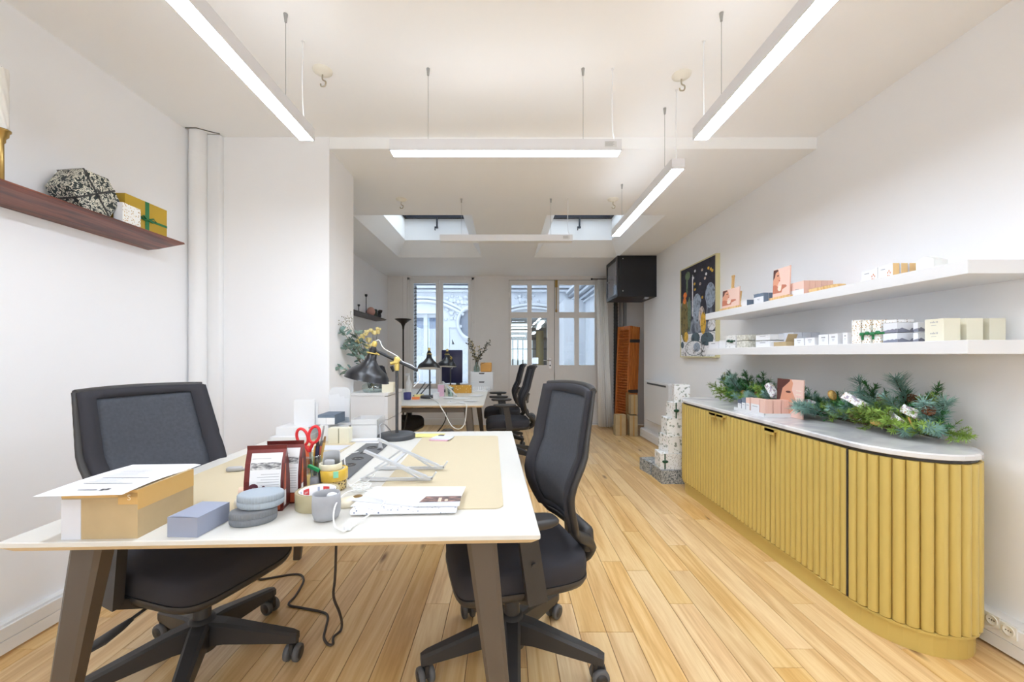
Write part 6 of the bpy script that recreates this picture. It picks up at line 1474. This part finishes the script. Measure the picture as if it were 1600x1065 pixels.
for (a, b, n_, lb) in ((1380, 1402, 2, 'left'), (1427, 1434.5, 2, 'right')):
    for k in range(2):
        row_ = shelf_row(ZLO, a, b, 520 if k == 0 else 503.5, 1, 0.075 if lb == 'left' else 0.045, [MTNB], '%s mountain print box of the %s stack on the lower shelf' % (('bottom', 'top')[k], lb), 'mountain boxes on the lower shelf', zoff=0 if k == 0 else 0.046, front=mtn, X=BX if lb == 'left' else 1.785)
        for o in row_:
            d_ = o.dimensions; me = o.data; w_ = max(v.co.x for v in me.vertices); l_ = max(v.co.y for v in me.vertices); h_ = max(v.co.z for v in me.vertices)
            decal('end_print', o, (-w_, -l_, 0), (2 * w_, 0, 0), (0, 0, h_), [([(0, 0), (1, 0), (1, 0.42), (0.88, 0.45), (0.74, 0.2), (0.5, 0.34), (0.28, 0.48), (0.12, 0.34), (0, 0.36)], MTN)])
shelf_row(ZLO, 1381, 1400, 499, 2, 0.04, [FLORAL], 'flat floral box lying on the left mountain print stack', 'floral boxes on the lower shelf', zoff=0.0935, X=1.78)
for row_k in range(2):
    oo = shelf_row(ZLO, 1445, 1475, 514.5 if row_k == 0 else 497, 3, 0.066, [CREAM], '', 'cream soap boxes on the lower shelf', zoff=0 if row_k == 0 else 0.0468, X=1.775, gap=0.026, front=BRD)
    for k, o in enumerate(oo): o['label'] = '%s cream soap box, %s from the shelf front, near end of lower shelf' % (('bottom', 'top')[row_k], ('first', 'second', 'third')[k])

# ------------------------------------------------------------------ on the marble top
ZM = 0.8125
tr_ = thing('display_tray', 'white display tray for sample boxes on the marble top', 'tray', (1.70, 2.70, ZM))
MB(WHITE).box(-0.075, 0.10, -0.17, 0.17, 0, 0.012).box(-0.075, -0.071, -0.17, 0.17, 0.012, 0.022).box(-0.075, 0.10, -0.17, -0.166, 0.012, 0.022).build('tray_base', tr_)
zt_ = ZM + 0.0123
for k, (yy, mt_, hh, lb) in enumerate(((2.83, mat('navy_card', (86, 96, 116), 0.7), 0.066, 'navy topped sample box at the far end of the display tray'), (2.783, SLATE, 0.082, 'slate topped sample box second in the display tray'), (2.735, BLUSH, 0.088, 'white and blush sample box in the middle of the display tray'))):
    o = carton('sample_box', lb, 'box', (1.665, yy, zt_), 0, 0.045, 0.042, hh, [mt_, PAPER], 'sample boxes in the display tray')
    decal('front_print', o, (-0.0225, 0.021, 0), (0, -0.042, 0), (0, 0, hh), [(rect(0, 0, 1, 0.6), PAPER), (rect(0.2, 0.42, 0.8, 0.46), INKLIGHT)])
for k in range(3):
    o = carton('sample_box', ('pink sample box nearest the slate ones in the display tray', 'pink sample box in the middle of the pink three', 'pink sample box at the near end of the display tray')[k], 'box', (1.665 + 0.052 * k * 0.98, 2.575 + 0.0 * k, zt_), 0, 0.046, 0.055, 0.092, [PINKSIDE, PINK], 'sample boxes in the display tray')
for k in range(1):
    o = carton('sample_box', 'wide blush sample box turned to the room in the display tray', 'box', (1.665, 2.655, zt_), 0, 0.046, 0.09, 0.092, [BLUSH, PINK], 'sample boxes in the display tray')
    decal('front_print', o, (-0.023, 0.045, 0), (0, -0.09, 0), (0, 0, 0.092), [(rect(0, 0, 1, 0.6), PAPER), (rect(0.2, 0.42, 0.8, 0.46), INKLIGHT)])
photo_card('large pink portrait card standing behind the display tray', 1213, 1254, 594, ZM + 0.0003, 1.79, False, True)

# garland of fir, pine and cedar sprigs
GRNS = {'pine_sprig': (mat('pine_blue_green', (138, 176, 164), 0.7, var=0.25, vscale=9), 0.046, 260, 0.0013, 0.75), 'fir_sprig': (mat('fir_green', (62, 122, 66), 0.7, var=0.25, vscale=9), 0.022, 380, 0.0016, 0.9), 'cedar_sprig': (mat('cedar_yellow_green', (140, 172, 72), 0.7, var=0.25, vscale=9), 0.024, 340, 0.0016, 0.6)}
BARK = mat('garland_twig', (92, 76, 52), 0.85)
def sprig_mesh(kind, seed):
    mt, nl, cnt, wd, ang = GRNS[kind]; rr = random.Random(seed)
    L = 0.17; m = MB(mt, BARK)
    bend = rr.uniform(-0.03, 0.03)
    stem_p = lambda t: Vector((bend * t * t, 0.0, L * t))
    m.tube([stem_p(k / 4) for k in range(5)], [0.0028, 0.0024, 0.002, 0.0016, 0.001], 5, 1)
    branches = [(lambda t: stem_p(t), Vector((0, 0, 1)), cnt * 5 // 10, 0.15)]
    if kind != 'pine_sprig':
        for k in range(6):
            t0 = 0.15 + 0.12 * k; s = (-1) ** k; d = Vector((s * 0.8, rr.uniform(-0.3, 0.3), 0.8)).normalized() * (0.085 * (1.15 - t0))
            b0 = stem_p(t0); m.tube([b0, b0 + d], [0.0016, 0.0008], 4, 1)
            branches.append(((lambda t, b0=b0, d=d: b0 + d * t), d.normalized(), cnt // 10, 0.05))
    else: branches[0] = (branches[0][0], branches[0][1], cnt, 0.12)
    for fn, ax, c, t0 in branches:
        for k in range(c):
            t = t0 + (1 - t0) * rr.random() ** 0.85; p = fn(t); a = rr.uniform(0, 2 * PI)
            o1 = ax.orthogonal().normalized(); o2 = ax.cross(o1)
            rad = o1 * math.cos(a) + o2 * math.sin(a)
            d = (ax * rr.uniform(0.5, 1.1) * ang + rad).normalized() * nl * rr.uniform(0.7, 1.15)
            w = d.cross(rad + ax * 0.3); w = (w.normalized() if w.length > 1e-6 else o1) * wd
            m.add([p - w, p + w, p + d * 0.7 + w * 0.7, p + d, p + d * 0.7 - w * 0.7], [(0, 1, 2, 3, 4)], 0)
    return m.mesh(kind)
SPM = {k: [sprig_mesh(k, s) for s in (1, 2, 3)] for k in GRNS}
ga = thing('winter_garland', 'evergreen garland lying along the back of the marble cabinet top', 'garland', (1.95, 2.6, ZM))
pts = [Vector((1.955 + 0.015 * math.sin(k * 0.9), 1.82 + k * 0.086, ZM + 0.02)) for k in range(20)]
MB(BARK).tube([p - Vector((1.95, 2.6, ZM)) for p in pts], 0.008, 6).build('garland_stem', ga)
rr = random.Random(31)
def height_at(y):      # how tall the garland stands along its length
    if y > 2.95: return 1.1
    if y > 2.35: return 0.75
    if y > 2.05: return 0.9
    return 1.15
y = 1.84
while y < 3.50:
    hgt = height_at(y)
    for j in range(6):
        kind = rr.choice(('pine_sprig', 'pine_sprig', 'fir_sprig', 'cedar_sprig') if y < 2.95 else ('fir_sprig', 'fir_sprig', 'cedar_sprig', 'pine_sprig'))
        if j == 0: d = Vector((rr.uniform(-0.65, -0.3), rr.uniform(-0.8, 0.8), rr.uniform(0.7, 1.2)))
        elif j == 1: d = Vector((rr.uniform(-1.0, -0.6), rr.uniform(-0.8, 0.8), rr.uniform(0.1, 0.35))); kind = rr.choice(('cedar_sprig', 'pine_sprig', 'cedar_sprig'))
        elif j in (2, 4): d = Vector((rr.uniform(-0.7, 0.1), rr.choice((-1, 1)) * rr.uniform(0.6, 1), rr.uniform(0.3, 0.8)))
        elif j == 5: d = Vector((rr.uniform(-0.9, -0.4), rr.uniform(-0.6, 0.6), rr.uniform(0.3, 0.7)))
        else: d = Vector((rr.uniform(-0.35, 0.0), rr.uniform(-0.4, 0.4), 1.0))
        d.normalize()
        base = Vector((rr.uniform(1.93, 1.985), y + rr.uniform(-0.04, 0.04), ZM + rr.uniform(0.022, 0.05)))
        s = rr.uniform(0.75, 1.15) * hgt
        if j == 3: s *= 0.95
        tip = base + d * 0.17 * s
        if tip.x > 2.02: d.x -= (tip.x - 2.02) / 0.17; d.normalize()
        q = Vector((0, 0, 1)).rotation_difference(d)
        o = put(rr.choice(SPM[kind]), kind, ga)
        o.matrix_basis = T(base - Vector((1.95, 2.6, ZM))) @ q.to_matrix().to_4x4() @ R('Z', rr.uniform(0, 360)) @ Matrix.Scale(s, 4)
    y += 0.085
for (x_, y_, d, s, kind) in ((1.95, 1.93, (-0.22, 0.0, 1), 1.5, 'pine_sprig'), (1.96, 1.92, (-0.15, 0.15, 1), 1.4, 'pine_sprig'), (1.96, 1.87, (-0.1, -0.25, 1), 1.3, 'fir_sprig'), (1.95, 1.84, (-0.3, -0.5, 0.75), 1.1, 'pine_sprig'), (1.95, 1.86, (-0.4, -0.4, 0.6), 1.1, 'pine_sprig'), (1.94, 1.84, (-0.9, -0.45, 0.3), 1.0, 'cedar_sprig'), (1.93, 1.88, (-0.9, -0.2, 0.3), 1.1, 'cedar_sprig'), (1.93, 1.92, (-1, 0.1, 0.35), 1.1, 'cedar_sprig'), (1.93, 1.9, (-0.8, 0.0, 0.6), 1.1, 'cedar_sprig'), (1.97, 1.83, (-0.1, -1, 0.2), 0.9, 'cedar_sprig'),
                           (1.95, 2.05, (-0.2, 0.2, 1), 1.35, 'fir_sprig'), (1.95, 2.15, (-0.2, 0.25, 1), 1.35, 'pine_sprig'), (1.95, 3.05, (-0.1, -0.3, 1), 1.35, 'fir_sprig'), (1.95, 3.2, (-0.1, 0.1, 1), 1.35, 'fir_sprig'), (1.95, 3.4, (-0.1, 0.2, 1), 1.35, 'fir_sprig'), (1.95, 3.5, (-0.5, 0.6, 0.5), 1.2, 'cedar_sprig'), (1.93, 2.45, (-1, -0.3, 0.35), 1.3, 'pine_sprig'), (1.93, 2.35, (-1, 0.3, 0.3), 1.25, 'pine_sprig'), (1.94, 2.5, (-0.5, 0.3, 0.9), 1.2, 'fir_sprig')):
    d = Vector(d).normalized(); q = Vector((0, 0, 1)).rotation_difference(d)
    o = put(rr.choice(SPM[kind]), kind, ga)
    o.matrix_basis = T(Vector((x_, y_, ZM + 0.035)) - Vector((1.95, 2.6, ZM))) @ q.to_matrix().to_4x4() @ R('Z', rr.uniform(0, 360)) @ Matrix.Scale(s, 4)
# cones and dried orange slices wired into the garland
CONE = mat('pine_cone_brown', (124, 80, 54), 0.8, var=0.25, vscale=40)
cm = MB(CONE)
for k in range(7):
    r0 = (0.012, 0.018, 0.021, 0.021, 0.018, 0.013, 0.007)[k]
    for j in range(7):
        a = 2 * PI * (j + 0.5 * (k % 2)) / 7
        c0 = Vector((0.006 * math.cos(a), 0.006 * math.sin(a), 0.007 * k)); t0 = Vector((r0 * math.cos(a), r0 * math.sin(a), 0.007 * k + 0.007)); sd_ = Vector((-math.sin(a), math.cos(a), 0)) * 0.007
        cm.add([c0 - sd_ * 0.5, c0 + sd_ * 0.5, t0 + sd_, t0 - sd_, t0 + Vector((0, 0, -0.004))], [(0, 1, 2, 3), (0, 3, 4), (1, 4, 2), (3, 2, 4)])
cme = cm.mesh('pine_cone')
SLICE = mat('dried_orange', (228, 192, 116), 0.7, var=0.12, vscale=60); RIND = mat('orange_rind', (206, 156, 84), 0.7)
sm_ = MB(SLICE, RIND); sm_.lathe([(0, 0.0), (0.025, 0.0), (0.025, 0.003), (0, 0.003)], 20).lathe([(0.025, -0.0005), (0.029, 0.0), (0.029, 0.003), (0.025, 0.0035), (0.025, -0.0005)], 20, 1, cap0=False, cap1=False)
for k in range(8): sm_.beam((0.004 * math.cos(k * PI / 4), 0.004 * math.sin(k * PI / 4), 0.0032), (0.024 * math.cos(k * PI / 4), 0.024 * math.sin(k * PI / 4), 0.0032), 0.0012, 0.0008, side=(0, 0, 1), m=1)
sme = sm_.mesh('orange_slice')
def on_top(px, py, z): return at_z(px, py, z) if False else None
for (px, py, X, rot) in ((1384, 631, 1.90, (1.2, 0.4, 0.3)), (1407, 674, 1.86, (0.9, 0.9, 1.0)), (1457, 648, 1.88, (1.1, 0.2, 2.0)), (1340, 655, 1.88, (1.3, 0.3, 0.2)), (1187, 619, 1.90, (1.0, 0.5, 0.4)), (1433, 632, 1.93, (0.8, 0.3, 1.4))):
    p = at_x(px, py, X); o = put(cme, 'pine_cone', ga); o.matrix_basis = T(p - Vector((1.95, 2.6, ZM))) @ R('X', -40) @ R('Z', rot[2] * 57) @ Matrix.Scale(1.15, 4)
for (px, py, X, r3) in ((1371, 660, 1.85, (18, -14, 0)), (1300, 617, 1.89, (70, -30, 20)), (1424, 661, 1.86, (60, -40, 60)), (1345, 640, 1.88, (64, -30, 10)), (1163, 614, 1.90, (60, -20, 10))):
    p = at_x(px, py, X); o = put(sme, 'orange_slice', ga); o.matrix_basis = T(p - Vector((1.95, 2.6, ZM))) @ R('Z', r3[2]) @ R('Y', r3[1]) @ R('X', r3[0])
# soap boxes tucked in the garland
for (px, py, X, sz, e, lb) in ((1338, 627, 1.86, (0.05, 0.125, 0.04), (20, 24, 8), 'white leaf print box slanting in the middle of the garland'), (1397, 655, 1.84, (0.05, 0.075, 0.045), (30, 30, -6), 'white leaf print box, front one near the right of the garland'),
                              (1425, 644, 1.88, (0.05, 0.07, 0.04), (18, 22, 12), 'white leaf print box, rear one near the right of the garland'), (1206, 610, 1.88, (0.045, 0.11, 0.04), (48, 18, 0), 'white leaf print box in the left of the garland beside the portrait card'), (1262, 630, 1.87, (0.05, 0.07, 0.035), (-10, 22, 0), 'white box lying in the garland right of the portrait card')):
    p = at_x(px, py, X)
    LP = ramp_mat('lilac_leaf_print', 'noise', [(0.0, (176, 168, 190)), (0.40, (196, 176, 176)), (0.45, (244, 243, 244)), (0.58, (244, 243, 242)), (0.62, (206, 178, 150)), (0.68, (244, 243, 242))], 42, 0.6, 3, const=True)
    m = MB(LP); m.rbox(-sz[0] / 2, sz[0] / 2, -sz[1] / 2, sz[1] / 2, -sz[2] / 2, sz[2] / 2, 0.003, 1, smooth=False)
    o = tag(m.build('leaf_print_box'), lb, 'box', 'white boxes in the garland')
    o.matrix_basis = T(p) @ R('X', e[0]) @ R('Y', e[1]) @ R('Z', e[2])

# ------------------------------------------------------------------ stacked gift boxes on the floor
GP = 'gift boxes stacked beside the cabinet'
def gift(px0, px1, pyb, pyt, Y, dp, mats, lb, z0, rz=0, fm=None, bow=False):
    a = at_y(px0, pyb, Y); b = at_y(px1, pyt, Y); h = b.z - z0
    o = carton('gift_box', lb, 'gift box', ((a.x + b.x) / 2, Y + dp / 2, z0), rz, b.x - a.x, dp, h, mats, GP, fm)
    if bow:
        w = (b.x - a.x) / 2
        MB(mat('dark_green_ribbon', (34, 76, 52), 0.5)).sphere((-w * 0.55, -dp / 2 - 0.008, h * 0.5), 0.022, 8, 5, sc=(1.3, 0.4, 0.7)).box(-w * 0.55 - 0.006, -w * 0.55 + 0.006, -dp / 2 - 0.0012, -dp / 2, 0, h).build('bow', o)
    return z0 + h + 0.0004
z1 = gift(1034, 1090, 757, 735, 3.76, 0.26, [DAMASKG], 'wide grey damask box at the bottom front of the gift stack', 0.0)
gift(1012.5, 1036, 743, 722, 4.06, 0.22, [DAMASKG], 'grey damask box on the floor left of the gift stack', 0.0, rz=8)
WP = ramp_mat('white_leaf_print', 'noise', [(0.0, (150, 158, 150)), (0.36, (186, 192, 186)), (0.40, (246, 246, 246)), (0.62, (246, 246, 246)), (0.66, (196, 186, 170)), (0.7, (246, 246, 246))], 26, 0.6, 3, const=True)
z2 = gift(1034, 1066, 735, 709, 3.80, 0.2, [WP, FLORAL], 'white floral box with bow just above the damask boxes', z1, rz=-6, fm=(0, 0, 1, 0, 0, 0), bow=True)
gift(1067, 1085, 735, 712, 3.82, 0.16, [FLORAL, WP], 'small floral box behind the cabinet end in the gift stack', z1)
z3 = gift(1042, 1090, 709, 681, 3.82, 0.2, [WP], 'wide white leaf print box third from the bottom of the gift stack', z2 + 0.002, rz=5)
z4 = gift(1044, 1086, 681, 654, 3.83, 0.18, [WP], 'wide white leaf print box fourth from the bottom of the gift stack', z3, rz=-4)
z5 = gift(1049.5, 1076, 654, 629, 3.85, 0.13, [WP, FLORAL], 'white box with floral band, second from the top of the gift stack', z4, rz=4, fm=(0, 0, 1, 0, 0, 0), bow=True)
gift(1057, 1080, 629, 601, 3.86, 0.13, [WP, FLORAL], 'white box with floral panel at the top of the gift stack', z5, rz=-14, fm=(0, 0, 0, 0, 1, 0))

# ------------------------------------------------------------------ cables on the floor under the near desk
def fz(px, py, z=0.005): return at_z(px, py, z)
cord = [fz(400, 879), fz(405, 890), fz(404, 904), (fz(425, 902)), fz(455, 897), fz(470, 898), fz(474, 908), fz(462, 930), fz(451, 944), fz(470, 949), fz(500, 955), fz(512, 962), fz(509, 980), fz(506, 995), fz(512, 1006), fz(520, 1006), fz(521, 995), fz(532, 985), (at_y(534, 972, 1.75)), at_y(530, 955, 1.72), at_y(521, 930, 1.70), at_y(524, 890, 1.70), at_y(528, 850, 1.70)]
pts = [Vector(p) for p in cord]; pts[-1] = Vector((pts[-1].x, pts[-1].y, 0.70))
tag(MB(mat('dark_brown_cable', (66, 58, 54), 0.5)).tube(smooth_path(pts, 5), 0.0055, 7).build('floor_cable'), 'dark cable winding over the floor and rising under the near desk', 'cable')
